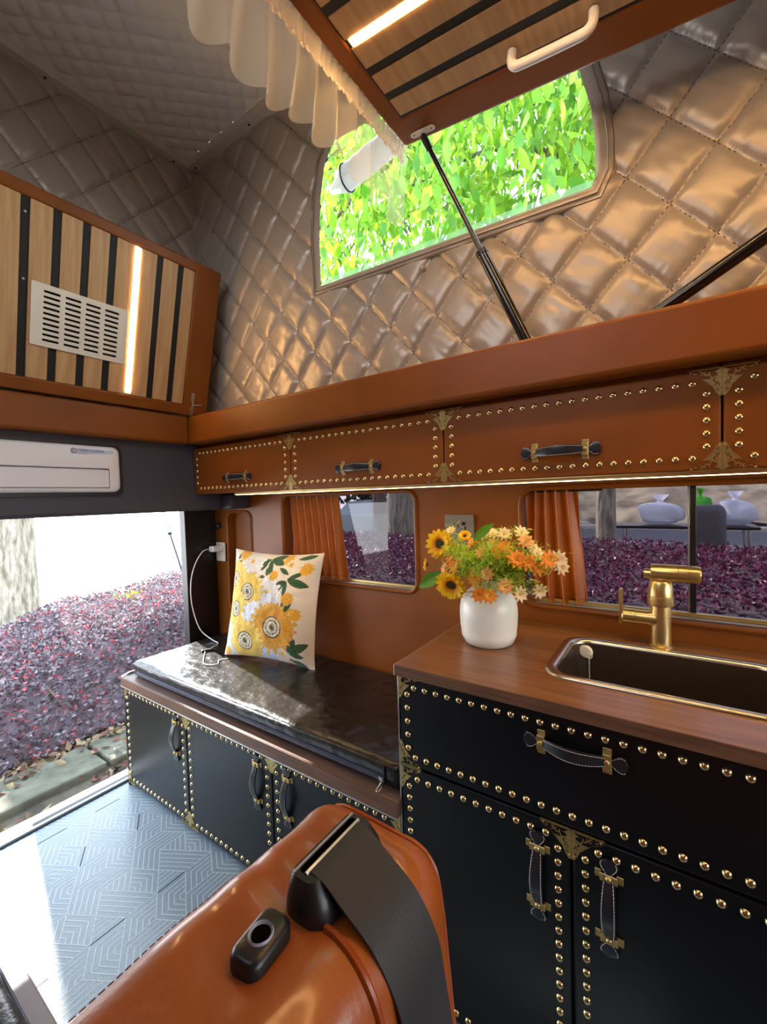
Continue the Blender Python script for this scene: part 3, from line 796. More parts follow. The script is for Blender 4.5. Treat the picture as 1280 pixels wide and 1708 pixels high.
def daisy(p, m_, lab, grp, seed, sc):
    r = random.Random(seed); hd = Vector(p); root = VM+Vector((r.uniform(-.022, .022), r.uniform(-.022, .022), -.004))
    dr = (hd-VM).normalized()*.9+Vector((.15, -1.0, .25))+Vector((r.gauss(0, .25), 0, r.gauss(0, .25)))
    e = aim(dr); t = thing('daisy', lab, 'flower', hd, e, group=grp); inv = e.to_matrix().inverted().to_4x4()
    ob('petals', dz_me, m_, t, scale=(sc,)*3); ob('centre', ctr_me, M_ctr, t, scale=(sc,)*3)
    ob('stem', tf(stem_mesh(root, hd).mesh('stem'), inv), M_stem, t)
    ob('needle_leaves', tf(sprig_leaves(root, hd, 90, seed), inv), M_gr, t, kind='stuff')
for i, p in enumerate(ORANGE):
    pe = i % 3 == 1
    daisy(p, M_pe if pe else M_or, 'peach artificial daisy in the white vase' if pe else 'bright orange artificial daisy in the white vase', 'peach daisies in the vase' if pe else 'orange daisies in the vase', i, random.uniform(.8, 1.0) if i not in (0, 8) else 1.05)
for i, p in enumerate(CREAM): daisy(p, M_cr, 'cream white artificial daisy in the white vase', 'cream daisies in the vase', 100+i, random.uniform(.7, .95))
# bushy sprigs and two big leaves
for i in range(16):
    a = 2*PI*i/16; p = Vector((-.365+.080*math.cos(a)*random.uniform(.4, 1.25), .945+.045*math.sin(a), .945+random.uniform(-.03, .03)))
    root = VM+Vector((random.uniform(-.02, .02), random.uniform(-.02, .02), -.004))
    t = thing('green_sprig', 'fine needle-leaved lime green sprig filling the bouquet', 'plant', p, group='green sprigs in the vase')
    ob('needle_leaves', sprig_leaves(root, p, 260, 500+i), M_gr, t, kind='stuff'); ob('stem', stem_mesh(root, p), M_stem, t)
def big_leaf(a, b, wd, lab, sag):
    a, b = Vector(a), Vector(b); d = b-a; s = d.normalized().cross(Vector((.2, -1, .25))).normalized()
    t = thing('leaf_stalk', lab, 'leaf', a); f = MB()
    def fn(i, j):
        ww = wd*math.sin(PI*min(1, .06+i*.94))**.75
        return d*i+s*(2*j-1)*ww+Vector((0, -abs(2*j-1)*ww*.35, -sag*i*i))
    f.grid(12, 6, fn); ob('blade', f.mesh('l', angle=3), M_gr2, t)
    ob('midrib', MB().tube([d*k/6+Vector((0, -.0006, -sag*(k/6)**2)) for k in range(7)], [.0012-.00014*k for k in range(7)], 5), M_gr, t)
    ob('stalk', stem_mesh(VM, a), M_stem, t)
big_leaf((-.483, .96, .904), (-.556, .96, .868), .017, 'broad green leaf drooping to the side of the vase', .006)
big_leaf((-.404, .97, .990), (-.352, .965, 1.031), .011, 'broad green leaf rising in front of the grey socket', .0)

# ---------------------------------------------------------------- sockets, charger, cable
t = thing('wall_socket', 'grey metal wall socket plate behind the bouquet', 'socket', (-.541, W-.001, .985))
hol = [[(x-a, z-b), (x+a, z-b), (x+a, z+b), (x-a, z+b)] for x, z, a, b in ((-.017, .022, .0017, .007), (-.003, .022, .0017, .007), (.015, .028, .006, .0045), (.020, .012, .0022, .008), (.024, -.006, .002, .006))]
ob('plate', tf(plate(rrect(-.047, .047, -.05, .055, .003, 3), hol, .005), Matrix.Translation((0, -.004, 0)) @ XZ), M_steelgrey, t)
ob('back_box', MB().box(-.046, .046, -.0045, .001, -.049, .054), M_dark, t)
t = thing('wall_socket', 'white wall socket by the tailgate with a charger plugged in', 'socket', (-1.742, W-.001, .868), group=None)
ob('plate', tf(plate(rrect(-.032, .032, -.043, .043, .003, 3), [[(-.009, -.022), (-.005, -.022), (-.005, -.010), (-.009, -.010)], [(.005, -.022), (.009, -.022), (.009, -.010), (.005, -.010)]], .005), Matrix.Translation((0, -.004, 0)) @ XZ), M_white2, t); ob('back_box', MB().box(-.031, .031, -.0045, .001, -.042, .042), M_dark, t)
t = thing('round_socket', 'small round black twelve-volt socket above the charger', 'socket', (-1.757, W-.001, .988))
ob('ring', MB().lathe([(.016, 0), (.016, .006), (.012, .010), (.010, .004), (0, .004)], 20, Matrix.Rotation(PI/2, 4, 'X')), M_dark, t)
ob('cover', MB().lathe([(0, .009), (.008, .008), (.009, .004)], 16, Matrix.Rotation(PI/2, 4, 'X')), M_silver, t)
t = thing('charger', 'white phone charger plugged into the white socket', 'charger', (-1.742, W-.010, .885))
ob('body', MB().box(-.018, .018, -.048, .002, -.013, .013, .005, 3), M_white, t)
ob('port', MB().box(-.005, .005, -.0486, -.047, -.002, .002), M_groove, t)
t = thing('charging_cable', 'thin white charging cable drooping from the charger onto the cushion', 'cable', (-1.742, 1.139, .885))
O = Vector((-1.742, 1.139, .885))
P = [(-1.742, 1.139, .885), (-1.745, 1.10, .880), (-1.757, 1.065, .82), (-1.760, 1.045, .74), (-1.755, 1.045, .64), (-1.72, 1.055, .545), (-1.66, 1.07, .505), (-1.60, 1.06, .5015), (-1.58, 1.02, .501), (-1.56, .99, .5015)]
ob('cord', MB().tube([p-O for p in smooth_path(P)], .0022, 7), M_cable, t)
P2 = [(-1.56, .975, .502), (-1.50, .93, .501), (-1.44, .895, .501), (-1.40, .92, .5005), (-1.43, .95, .501), (-1.41, .975, .5005)]
ob('loose_lead', MB().tube([Vector(p)-O for p in smooth_path(P2)], .0017, 7), M_cable, t)
f = MB(); f.box(-.008, .008, -.022, .022, -.002, .008, .002); ob('plug', tf(f.mesh('p'), Matrix.Translation(Vector((-1.56, .985, .500))-O) @ Matrix.Rotation(-.5, 4, 'Z')), M_dark, t)

# ---------------------------------------------------------------- orange window curtains
def win_curtain(x0, x1, x0b, x1b, z0, z1, npl, lab, seed):
    cx = (x0+x1)/2; t = thing('window_curtain', lab, 'curtain', (cx, 1.226, z0)); f = MB()
    def fn(i, j):
        z = z1-(z1-z0)*j; u0 = x0+(x0b-x0)*j; u1 = x1+(x1b-x1)*j
        ph = 2*PI*npl*i+.6*math.sin(seed+3*j+i*4)
        amp = .017*(.75+.35*j)
        x = u0+(u1-u0)*i+.006*math.sin(2*ph)*1.0
        return Vector((x-cx, amp*math.sin(ph)+.0016*noise.noise(Vector((i*30, j*14, seed))), z-z0))
    f.grid(150, 30, fn); ob('cloth', f.mesh('c', angle=3), M_curtain, t)
    hem = MB().tube([fn(i/100, .955)+Vector((0, -.0015, 0)) for i in range(101)], .0009, 4); ob('hem_seam', hem, M_piping, t)
    ob('curtain_rail', MB().box(x0-cx-.01, x1-cx+.06, -.006, .006, z1-z0-.004, z1-z0+.006, .002), M_dark, t)
win_curtain(-1.315, -1.055, -1.30, -1.010, .792, 1.112, 7.5, 'pleated orange leather curtain in the window behind the pillow', 1)
win_curtain(-.345, -.216, -.345, -.192, .798, 1.104, 4.5, 'pleated orange leather curtain in the window beside the faucet', 5)

# ---------------------------------------------------------------- pillow with printed sunflowers
def make_pillow():
    N = 250; hw, hh = .208, .208; T = .070
    st = np.linspace(-1, 1, N+1); Sg, Tg = np.meshgrid(st, st, indexing='ij')
    X_ = hw*Sg*(1-.075*(1-Tg**2)+.0); Z_ = hh*Tg*(1-.075*(1-Sg**2))
    prof_ = np.clip((1-Sg**4)*(1-Tg**4), 0, 1)**.55*np.clip((1-Sg**2)*(1-Tg**2), 0, 1)**.22
    wr = np.array([[.004*noise.noise(Vector((a*4, b*4, 2)))+.0022*noise.noise(Vector((a*9+b*3, b*11, 5))) for b in st] for a in st])*(.3+prof_)
    cols = np.empty((N+1, N+1, 3)); cream = np.array(col(240, 226, 208)[:3]); cols[:] = cream
    u = (Sg+1)/2; v = (1-Tg)/2       # u right, v down, 0..1
    jit = np.array([[noise.noise(Vector((a*60, b*60, 1))) for b in st] for a in st])
    def C3(*c_): return np.array(col(*c_)[:3])
    def leaf(x, y, ang, L_, W_, c1=(58, 98, 52), c2=(40, 70, 44)):
        ca_, sa_ = math.cos(ang), math.sin(ang); dx, dy = u-x, v-y
        a = (dx*ca_+dy*sa_)/L_; b = (-dx*sa_+dy*ca_)/(W_*.72)
        m_ = (a > 0) & (a < 1) & (np.abs(b) < np.sin(PI*np.clip(a, 0, 1))**.8)
        cols[m_] = C3(*c1); m2 = m_ & ((np.abs(b) < .09) | (np.abs(np.sin(a*22+np.abs(b)*3)) < .16)); cols[m2] = C3(*c2)
        m3 = m_ & (np.abs(b) > .82*np.sin(PI*np.clip(a, 0, 1))**.8); cols[m3] = C3(*c2)
    def flower(x, y, r, n, c_out, c_in, c_line, rc, kind, ph=0.):
        dx, dy = u-x, v-y; rr = np.hypot(dx, dy)/r; th = np.arctan2(dy, dx)+ph
        for off, sc in ((.5, 1.0), (0, .86)):
            pt = np.abs(((th/(2*PI)*n+off) % 1)-.5)*2          # 0 at petal middle
            edge = sc*(1-.55*pt**2.2)+.05*np.sin(th*3+off*5)
            m_ = rr < edge; k = np.clip((rr-rc)/(1-rc), 0, 1)[..., None]
            c_ = C3(*c_in)*(1-k)+C3(*c_out)*k
            cols[m_] = c_[m_]
            ml = m_ & ((pt > .86) | ((pt < .08) & (rr < .8*edge)) | (rr > edge-.035)); cols[ml] = (cols[ml]*.3+C3(*c_line)*.7)
        if kind == 'sun':
            m_ = rr < rc*1.12; cols[m_] = C3(62, 58, 44)
            m_ = rr < rc; cols[m_] = C3(70, 64, 50); sp = m_ & (jit+.25*np.sin(rr/rc*16) > -.10); cols[sp] = C3(232, 222, 190)
            cols[rr < rc*.22] = C3(60, 70, 44)
        else:
            cols[rr < rc] = C3(240, 196, 60); cols[rr < rc*.45] = C3(196, 130, 30); cols[(rr < rc*1.1) & (rr > rc)] = C3(170, 140, 60)
    Yl = ((244, 214, 104), (240, 200, 72), (186, 140, 36)); Go = ((236, 178, 52), (226, 156, 36), (160, 98, 18)); Wh = ((248, 246, 242), (234, 234, 234), (160, 160, 168))
    # background leaves
    for a in ((.08, .09, -.9, .13, .035), (.10, .10, .3, .14, .03), (.13, .12, 2.2, .1, .03), (.50, .05, 2.6, .15, .04), (.50, .05, .3, .17, .045), (.50, .05, -.2, .16, .035), (.50, .06, 1.2, .13, .035), (.48, .06, 2.0, .12, .03),
              (.74, .235, -.40, .16, .03), (.74, .24, .30, .21, .05), (.735, .25, 1.65, .14, .03), (.73, .25, 2.35, .15, .032), (.73, .25, 2.75, .12, .03), (.63, .13, .5, .13, .028), (.78, .05, -.15, .18, .03), (.50, .21, -1.35, .10, .035), (.50, .21, -.8, .09, .025), (.49, .22, 3.0, .07, .025),
              (.75, .53, -1.75, .10, .03), (.75, .53, -1.0, .13, .028), (.68, .46, 1.7, .11, .012), (.78, .885, -1.0, .15, .045), (.79, .885, -.5, .20, .05), (.79, .895, .1, .13, .035), (.78, .94, .75, .14, .04), (.80, .955, .35, .16, .045), (.08, .90, -.6, .10, .03), (.15, .90, .8, .13, .035), (.60, .93, -1.9, .12, .03), (.66, .85, .8, .13, .02), (.30, .17, 2.0, .1, .02), (.16, .22, .9, .1, .03)):
        leaf(*a)
    flower(.29, .09, .16, 14, *Wh, .12, 'd', .2); flower(.36, .20, .06, 8, *Wh, .3, 'd'); flower(.13, .85, .15, 13, (214, 228, 244), (196, 214, 236), (160, 180, 210), .12, 'd'); flower(.06, .74, .13, 13, (206, 222, 240), (196, 214, 236), (160, 180, 210), .1, 'd'); flower(.56, .93, .12, 12, (214, 226, 240), (198, 214, 236), (160, 180, 210), .14, 'd')
    flower(.54, .375, .165, 15, *Wh, .19, 'd', .1); flower(.58, .48, .13, 12, (226, 226, 232), (214, 216, 226), (176, 180, 196), .1, 'd')
    flower(.10, .275, .19, 20, *Yl, .34, 'sun'); flower(.31, .375, .20, 20, *Yl, .37, 'sun', .3); flower(.17, .55, .185, 20, *Yl, .36, 'sun', .5)
    flower(.43, .60, .165, 14, (236, 238, 242), (222, 228, 238), (160, 172, 196), .17, 'd', .4)
    flower(.635, .675, .245, 22, *Go, .36, 'sun', .2); flower(.32, .835, .22, 22, *Yl, .37, 'sun', .1)
    for x, y, r in ((.68, .05, .055), (.59, .205, .052), (.895, .145, .062), (.775, .41, .062), (.85, .55, .062)): flower(x, y, r, 9, (244, 190, 60), (238, 170, 44), (190, 120, 30), .3, 'd')
    flower(.735, .10, .052, 9, (248, 236, 220), (240, 226, 206), (200, 180, 150), .42, 'd'); flower(.72, .905, .055, 8, (244, 226, 196), (236, 214, 176), (190, 160, 110), .25, 'd'); flower(.78, .985, .035, 8, (244, 210, 190), (236, 190, 160), (190, 140, 110), .3, 'd')
    flower(.16, .03, .07, 10, (240, 190, 80), (230, 170, 50), (180, 120, 30), .25, 'd'); flower(.06, .95, .05, 10, (240, 190, 80), (230, 170, 50), (180, 120, 30), .25, 'd')
    verts, faces, cc = [], [], []
    for sgn in (-1, 1):
        Yy = sgn*(T*prof_+wr*(1 if sgn < 0 else .3)) if sgn > 0 else -(T*prof_+wr)
        base = len(verts)
        for i in range(N+1):
            for j in range(N+1):
                verts.append((X_[i, j], Yy[i, j], Z_[i, j])); cc.append((*(cols[i, j] if sgn < 0 else cream), 1))
        for i in range(N):
            for j in range(N):
                a = base+i*(N+1)+j; q = (a, a+N+1, a+N+2, a+1); faces.append(q if sgn < 0 else q[::-1])
    me = bpy.data.meshes.new('pillow'); me.from_pydata(verts, [], faces)
    at_ = me.color_attributes.new('Col', 'FLOAT_COLOR', 'POINT'); at_.data.foreach_set('color', np.array(cc, dtype=np.float32).ravel())
    me.polygons.foreach_set('use_smooth', [True]*len(me.polygons)); me.update(); return me
M_pil = attr_mat('printed_linen', .75, bump=.4, bscale=420, sheen=.2)
t = thing('pillow', 'cream scatter pillow printed with sunflowers and daisies on the bench', 'pillow', (-1.258, 1.035, .498))
e_ = Matrix.Rotation(math.radians(11), 4, 'Z') @ Matrix.Rotation(math.radians(-11), 4, 'X') @ Matrix.Rotation(math.radians(1), 4, 'Y')
pil = ob('cover', make_pillow(), M_pil, t, (0, .036, .2035), e_.to_euler())
seam = []
for a, b in (((-1, -1), (1, -1)), ((1, -1), (1, 1)), ((1, 1), (-1, 1)), ((-1, 1), (-1, -1))):
    for k in range(30):
        s = a[0]+(b[0]-a[0])*k/30; q = a[1]+(b[1]-a[1])*k/30; seam.append((.2*s*(1-.075*(1-q*q)), 0, .205*q*(1-.075*(1-s*s))))
ob('edge_seam', MB().tube(seam, .0016, 6, closed=True), mat('cream_seam', (226, 214, 196), .8), pil)

# ---------------------------------------------------------------- air conditioner
ACY, ACZ = .10, 1.143
t = thing('air_conditioner', 'white wall air conditioner set into the charcoal rear header', 'air conditioner', (X_R, ACY, ACZ))
hy_ = .597
def ac_prof(r0, x):    # rounded rectangle in YZ at depth x
    return [(x, p[0], p[1]) for p in rrect(-hy_+r0, hy_-r0, r0, .152-r0, .022, 6)]
def ac_hole(x): return [(x, p[0], p[1]) for p in rrect(-.557, .5610, .0125, .0785, .004, 6)]
f = MB(); R_ = loft(f, [ac_prof(0, 0), ac_prof(0, .020), ac_prof(.003, .027), ac_prof(.009, .031), ac_hole(.031), ac_hole(.004)]); f.b.faces.new(R_[-1]); ob('casing', f.mesh('ac', angle=.8), M_white, t)
fl = ob('louvre_flap', MB().box(.028, .0335, -.5545, .5585, .0150, .0738, .002, 2), M_white, t)
f = MB(); f.tube([(.0305, .5580, .018), (.0305, .5615, .018)], .0012, 6); f.tube([(.0305, -.5540, .018), (.0305, -.5575, .018)], .0012, 6); ob('pivot', f, M_white, fl)
f = MB(); me = plate(rrect(-hy_-.016, hy_+.016, -.012, .160, .022), [rrect(-hy_-.001, hy_+.001, -.001, .153, .022)], .006)
Rz = Matrix(((0, 0, 1, 0), (1, 0, 0, 0), (0, 1, 0, 0), (0, 0, 0, 1)))
ob('surround', tf(me, Rz), M_dark, t)
M_blue = mat('logo_blue', (70, 80, 150), .5); M_red = mat('logo_red', (190, 70, 80), .5); M_lb = mat('sticker_film', (205, 218, 238), .25)
def text_mesh(s, size):
    cu = bpy.data.curves.new('txt', 'FONT'); cu.body = s; cu.size = size; cu.extrude = .0002
    o = bpy.data.objects.new('tmp', cu); me = bpy.data.meshes.new_from_object(o); bpy.data.objects.remove(o); return me
ob('sticker', tf(plate([(.452-.0, .121), (.575, .127), (.575, .139), (.452, .139)], [], .0003), Matrix.Translation((.0312, 0, 0)) @ Rz), M_lb, t)
ob('logo_text', tf(text_mesh('YEBEFUGANG', .0125), Matrix.Translation((.0318, .470, .1300)) @ Rz), M_blue, t)
ob('logo_text', tf(text_mesh('C L I M A T E', .0052), Matrix.Translation((.0318, .471, .1228)) @ Rz), M_red, t)
f = MB(); f.tube([(.0316, .4605+.007*math.cos(a), .1325+.007*math.sin(a)) for a in [2*PI*k/20 for k in range(4, 17)]], .0012, 5); ob('logo_ring', f, M_blue, t)
f = MB(); f.tube([(.0316, .4605+.007*math.cos(a), .1325+.007*math.sin(a)) for a in [2*PI*k/20 for k in range(-4, 5)]], .0012, 5); f.tube([(.0316, .4605+.0032*math.cos(a), .1325+.0032*math.sin(a)) for a in [2*PI*k/20 for k in range(2, 17)]], .001, 5); ob('logo_ring', f, M_red, t)

# ---------------------------------------------------------------- slatted folding bed panels
GR = [.419+.072*k for k in range(-7, 7)]       # groove starts (groove .021, slat .051)
up = Vector((.256, 0, .967)).normalized()
tilt = math.atan2(.256, .967)
# leaning rear panel: local x = across (world Y), local z = up the panel, local y = thickness (front is -y)
t = thing('slatted_bed_panel', 'slatted oak bed panel with brown leather frame leaning over the rear beam', 'panel', (-1.55, 0, 1.437))
base = Matrix(((up.z, 0, up.x, 0), (0, 1, 0, 0), (-up.x, 0, up.z, 0), (0, 0, 0, 1)))   # local X normal (front +X), Y across, Z up
t.rotation_euler = base.to_euler()
YL, YR_ = -.085, 1.015
ob('backing', MB().box(-.022, -.004, YL+.02, YR_-.02, .01, .535), M_groove, t)
f = MB(); f.box(-.024, .002, YR_-.100, YR_, .0, .541, .005, 3); f.box(-.024, .002, YL, YL+.1, .0, .541, .005, 3); f.box(-.024, .0015, YL+.08, YR_-.08, .507, .541, .005, 3); f.box(-.024, .0015, YL+.08, YR_-.08, .0, .039, .005, 3)
ob('frame', f, M_cab, t)
starts = [YL+.1]+[g+.021 for g in GR if g > YL+.1]; ends = [g for g in GR if g > YL+.1]+[YR_-.102]
for a, b in zip(starts, ends):
    if b-a < .01: continue
    f = MB()
    if a > .452 and b < .690:                      # slat in two lengths, above and below the vent grille
        ob('slat', MB().box(-.005, .0005, 0, b-a, .039, .146, .0012, 1), M_oakZ, t, (0, a, 0))
        f.box(-.005, .0005, 0, b-a, .292, .507, .0012, 1)
    elif a < .69 and b > .455:                     # slat notched behind the grille edge
        f.box(-.005, .0005, 0, b-a, .039, .146, .0012, 1); f.box(-.005, .0005, 0, b-a, .292, .507, .0012, 1)
        if a < .452: f.box(-.005, .0005, 0, .455-a, .1455, .2925)
        if b > .690: f.box(-.005, .0005, .690-a, b-a, .1455, .2925)
    else: f.box(-.005, .0005, 0, b-a, .039, .507, .0012, 1)
    ob('slat', f, M_oakZ, t, (0, a, 0))
ob('led_channel', MB().box(-.004, .0008, .7055, .7275, .040, .507, .001), M_white2, t)
ob('led_strip', MB().box(.0004, .0022, .7085, .7255, .047, .503, .001), M_led, t)
sc_ = MB().lathe([(0, .0015), (.003, .001), (.0034, 0)], 8, Matrix.Rotation(PI/2, 4, 'Y')).mesh('s')
for z in (.30, .47): ob('screw', sc_, M_silver, t, (-.004, .430, z))
# hinge on the frame corner
f = MB(); f.box(.002, .004, .945, .958, .055, .085, .001); f.box(.002, .004, .945, .958, .0, .03, .001); f.tube([(.005, .9515, .03), (.005, .9515, .055)], .003, 8); f.tube([(.006, .9515, .04), (.012, .985, .046)], .002, 6)
ob('hinge', f, M_silver, t)
# vent grille on the panel
vt = thing('vent_grille', 'white slotted metal vent grille screwed to the oak slats', 'vent', Vector((-1.55, 0, 1.437))+base.to_3x3() @ Vector((.001, .5725, .2185)), base.to_euler())
holes = []
for c_ in range(4):
    for r_ in range(10):
        cx = -.1005+.0525*c_+.0225; cz = .066-.0147*r_
        holes.append(rrect(cx-.0205, cx+.0205, cz-.0033, cz+.0033, .0032, 3))
ob('plate', tf(plate(rrect(-.1265, .1265, -.085, .085, .003), holes, .004), Rz), M_white2, vt)

# raised bed board overhead (seen from below): local X along van, hinge at +X end
pax = Vector((.652, 0, -.072)).normalized(); pn = Vector((pax.z, 0, -pax.x))
pm = Matrix(((pax.x, 0, -pax.z, 0), (0, 1, 0, 0), (pax.z, 0, pax.x, 0), (0, 0, 0, 1)))
t = thing('raised_bed_board', 'raised slatted oak bed board with leather frame and white handle overhead', 'bed board', (-.554, 0, 1.966), pm.to_euler())
PL = 1.75; PY0, PY1 = -.06, .945
ob('backing', MB().box(.02, PL-.02, PY0+.02, PY1-.02, .003, .030), M_groove, t)
f = MB(); f.box(0, PL, PY1-.086, PY1, 0, .034, .012, 4); f.box(0, PL, PY0, PY0+.086, 0, .034, .012, 4); f.box(0, .042, PY0+.06, PY1-.06, .0005, .034, .008, 3); f.box(PL-.04, PL, PY0+.06, PY1-.06, .0005, .034, .008, 3)
ob('frame', f, M_beam, t)
G2 = [.594+.0663*k for k in range(-8, 4)]
st2 = [PY0+.088]+[g+.018 for g in G2 if g > PY0+.1]; en2 = [g for g in G2 if g > PY0+.1]+[PY1-.088]
for a, b in zip(st2, en2):
    if b-a > .01: ob('slat', MB().box(.042, PL-.04, 0, b-a, .0015, .006, .001, 1), M_oak, t, (0, a, 0))
g = G2[9]
ob('led_channel', MB().box(.046, PL-.05, g-.0002, g+.0185, .0022, .008, .001), M_white2, t)
ob('led_strip', MB().box(.050, PL-.06, g+.002, g+.0165, .0004, .003, .001), M_led, t)
hp = [(.305, .836, .0), (.305, .836, -.018), (.312, .836, -.028), (.33, .836, -.031), (.42, .836, -.031), (.438, .836, -.028), (.445, .836, -.018), (.445, .836, .0)]
ob('handle', MB().tube(smooth_path(hp, 5), .0085, 12), M_white, t)
# strut bracket on the board
bkt = ob('strut_bracket', tf(plate([(-.024+.008*math.cos(a), .008*math.sin(a)) for a in [PI/2+PI*k/8 for k in range(9)]]+[(.024+.008*math.cos(a), .008*math.sin(a)) for a in [-PI/2+PI*k/8 for k in range(9)]], [[(sx2*.023+.0026*math.cos(a), .0026*math.sin(a)) for a in [2*PI*k/10 for k in range(10)]] for sx2 in (-1, 1)], .0022), Matrix.Translation((.066, .917, -.0022))), M_white2, t)
pm4 = Matrix.Translation((-.554, 0, 1.966)) @ pm
def gas_strut(a, b, frac, lab):
    a, b = Vector(a), Vector(b); k_ = (1.440-a.z)/(b.z-a.z); a = a.lerp(b, k_); frac = (frac-k_)/(1-k_)
    d = b-a; t = thing('gas_strut', lab, 'strut', a)
    ob('foot', MB().box(-.022, .022, -.012, .012, -.008, -.002, .002), M_dark, t)
    ob('cylinder', MB().tube([d*0, d*frac], .0125, 16), M_blackrod, t)
    ob('collar', MB().tube([d*frac-d.normalized()*.004, d*frac+d.normalized()*.006], .0138, 16), M_dark, t)
    ob('rod', MB().tube([d*frac, d*.97], .006, 12), M_blackrod, t)
    ob('ball_end', MB().tube([d*.93, d*.985], .008, 12), M_dark, t)
    ob('ball_stud', MB().lathe([(0, .008), (.0055, .005), (.0075, 0), (.0055, -.005), (0, -.008)], 12, Matrix.Translation(d*.99)), M_dark, t)
top1 = pm4 @ Vector((.066, .917, -.008)); top2 = pm4 @ Vector((1.27, .917, -.004))
gas_strut((-.262, 1.005, 1.405), top1, .46, 'black gas strut from the beam to the raised board corner by the window')
gas_strut((-.085, 1.01, 1.415), top2, .55, 'black gas strut slanting up to the hinge end of the raised board')

# lace valance hanging from the rear edge of the raised board
t = thing('lace_valance', 'sheer pleated white lace valance hanging from the raised board edge', 'curtain', (-.544, .45, 1.98))
def vx(i, j, amp):
    ph = 2*PI*15*i+2.2*math.sin(9*i)
    return amp*math.sin(ph)*(0.35+.65*j)+.004*math.sin(40*i+3*j)
def fn(i, j):
    y = -.06+1.01*i; hang = .176+.010*math.sin(2*PI*i*7+1)+.012*math.sin(2*PI*i*2.3)
    ph = 2*PI*15*i+2.2*math.sin(9*i)
    return Vector((-.012-.020*j+vx(i, j, .016), y-.45+.006*math.cos(ph)*j-.03*j*(1-i), .0-hang*j))
ob('sheer', MB().grid(620, 10, fn).mesh('s', angle=3), M_sheer, t)
def fn(i, j):
    y = -.06+1.01*i; ph = 2*PI*60*i
    return Vector((-.010-.010*math.sin(PI*j)+.003*math.sin(ph)+.003*noise.noise(Vector((i*90, j*4, 0))), y-.45, -.008-.046*j-.004*math.sin(ph*1.5)*j))
ob('lace_heading', MB().grid(500, 5, fn).mesh('l', angle=3), M_lace, t)

# rolled white fabric outside the quilt window
t = thing('rolled_blind', 'rolled white fabric window flap outside the upper window', 'blind', (-.93, YQ+.040, 2.13))
f = MB()
def fn(i, j):
    a = 2*PI*i; rr = .036*(1+.10*noise.noise(Vector((math.cos(a)*2, math.sin(a)*2, j*9))))*min(1, .25+6*min(j, 1-j))
    return Vector((-.02+.50*j, rr*math.cos(a), .0+.10*j+rr*math.sin(a)))
ob('roll', f.grid(28, 40, fn).mesh('r', angle=3), mat('white_flap', (232, 232, 236), .6, trans=.3), t)
ob('tie', MB().tube([(.05, .040*math.cos(a), .014+.040*math.sin(a)) for a in [2*PI*k/20 for k in range(20)]], .003, 6, closed=True), M_groove, t)

# ---------------------------------------------------------------- foreground seat
def seat_disp(p, d):
    o = Vector((0, 0, 0))
    # dents round the fittings on the top
    for cx, cy, r, dep in ((.016, .178, .042, .007), (.006, .121, .024, .004)):
        k = math.exp(-((p.x-cx)**2+(p.y-cy)**2)/(r*r)); o.z -= dep*k*max(0, d.z)
    o += Vector((.006*noise.noise(p*7), 0, .004*noise.noise(p*9+Vector((3, 1, 0)))))
    w_ = math.sin(p.y*120+6*noise.noise(p*12))*.0008*max(0, d.z); o.z += w_
    if p.x > 0: o.x += .006*math.cos(min(1, abs(p.y)/.25)*PI/2)
    o.x += -.10*(p.z-.32)      # backrest leans
    return o
sx_c, sy_c = -.205, .032
t = thing('passenger_seat', 'cognac leather passenger seat with belt guide standing in the aisle', 'seat', (sx_c, sy_c, .205))
me = rbox_mesh(.064, .250, .32, (.034, .036, .036), 24, 110, 90, seat_disp)
ob('upholstery', me, M_seat, t, (0, 0, .32))
ob('lower_panel', rbox_mesh(.05, .235, .05, .03, 6, 16, 6), M_dark, t, (.06, 0, -.02))


from mathutils.bvhtree import BVHTree
seat_me = me; bv = BVHTree.FromPolygons([v.co+Vector((0, 0, .32)) for v in seat_me.vertices], [p.vertices for p in seat_me.polygons])
def snap(p, off=.0):
    co, n, i_, d_ = bv.find_nearest(Vector(p)); return co+n*off
def snapped(P, off, n=6): return [snap(q, off) for q in smooth_path(P, n)]
ob('piping', MB().tube(snapped([(-.045, .246, .63), (-.01, .25, .640), (.02, .25, .638), (.05, .25, .62), (.066, .25, .58), (.075, .25, .50), (.09, .25, .35)], .0008), .0022, 7), M_piping, t)
ob('piping', MB().tube(snapped([(.030, .148, .64), (.05, .146, .632), (.062, .146, .612), (.07, .150, .57), (.08, .152, .50), (.09, .150, .40)], .001), .0024, 7), M_piping, t)
f = MB()
for k in range(44):
    y = .04+.0046*k; f.tube([snap((-.057, y, .632), .0004), snap((-.057, y+.003, .632), .0004)], .0006, 4)
ob('top_stitching', f, M_stitchd, t)
ob('seat_cushion', rbox_mesh(.22, .25, .07, .05, 16, 16, 8), M_seat, t, (.30, 0, .10)); ob('pedestal', MB().box(-.05, .45, -.2, .2, -.205, .03, .01), M_dark, t)
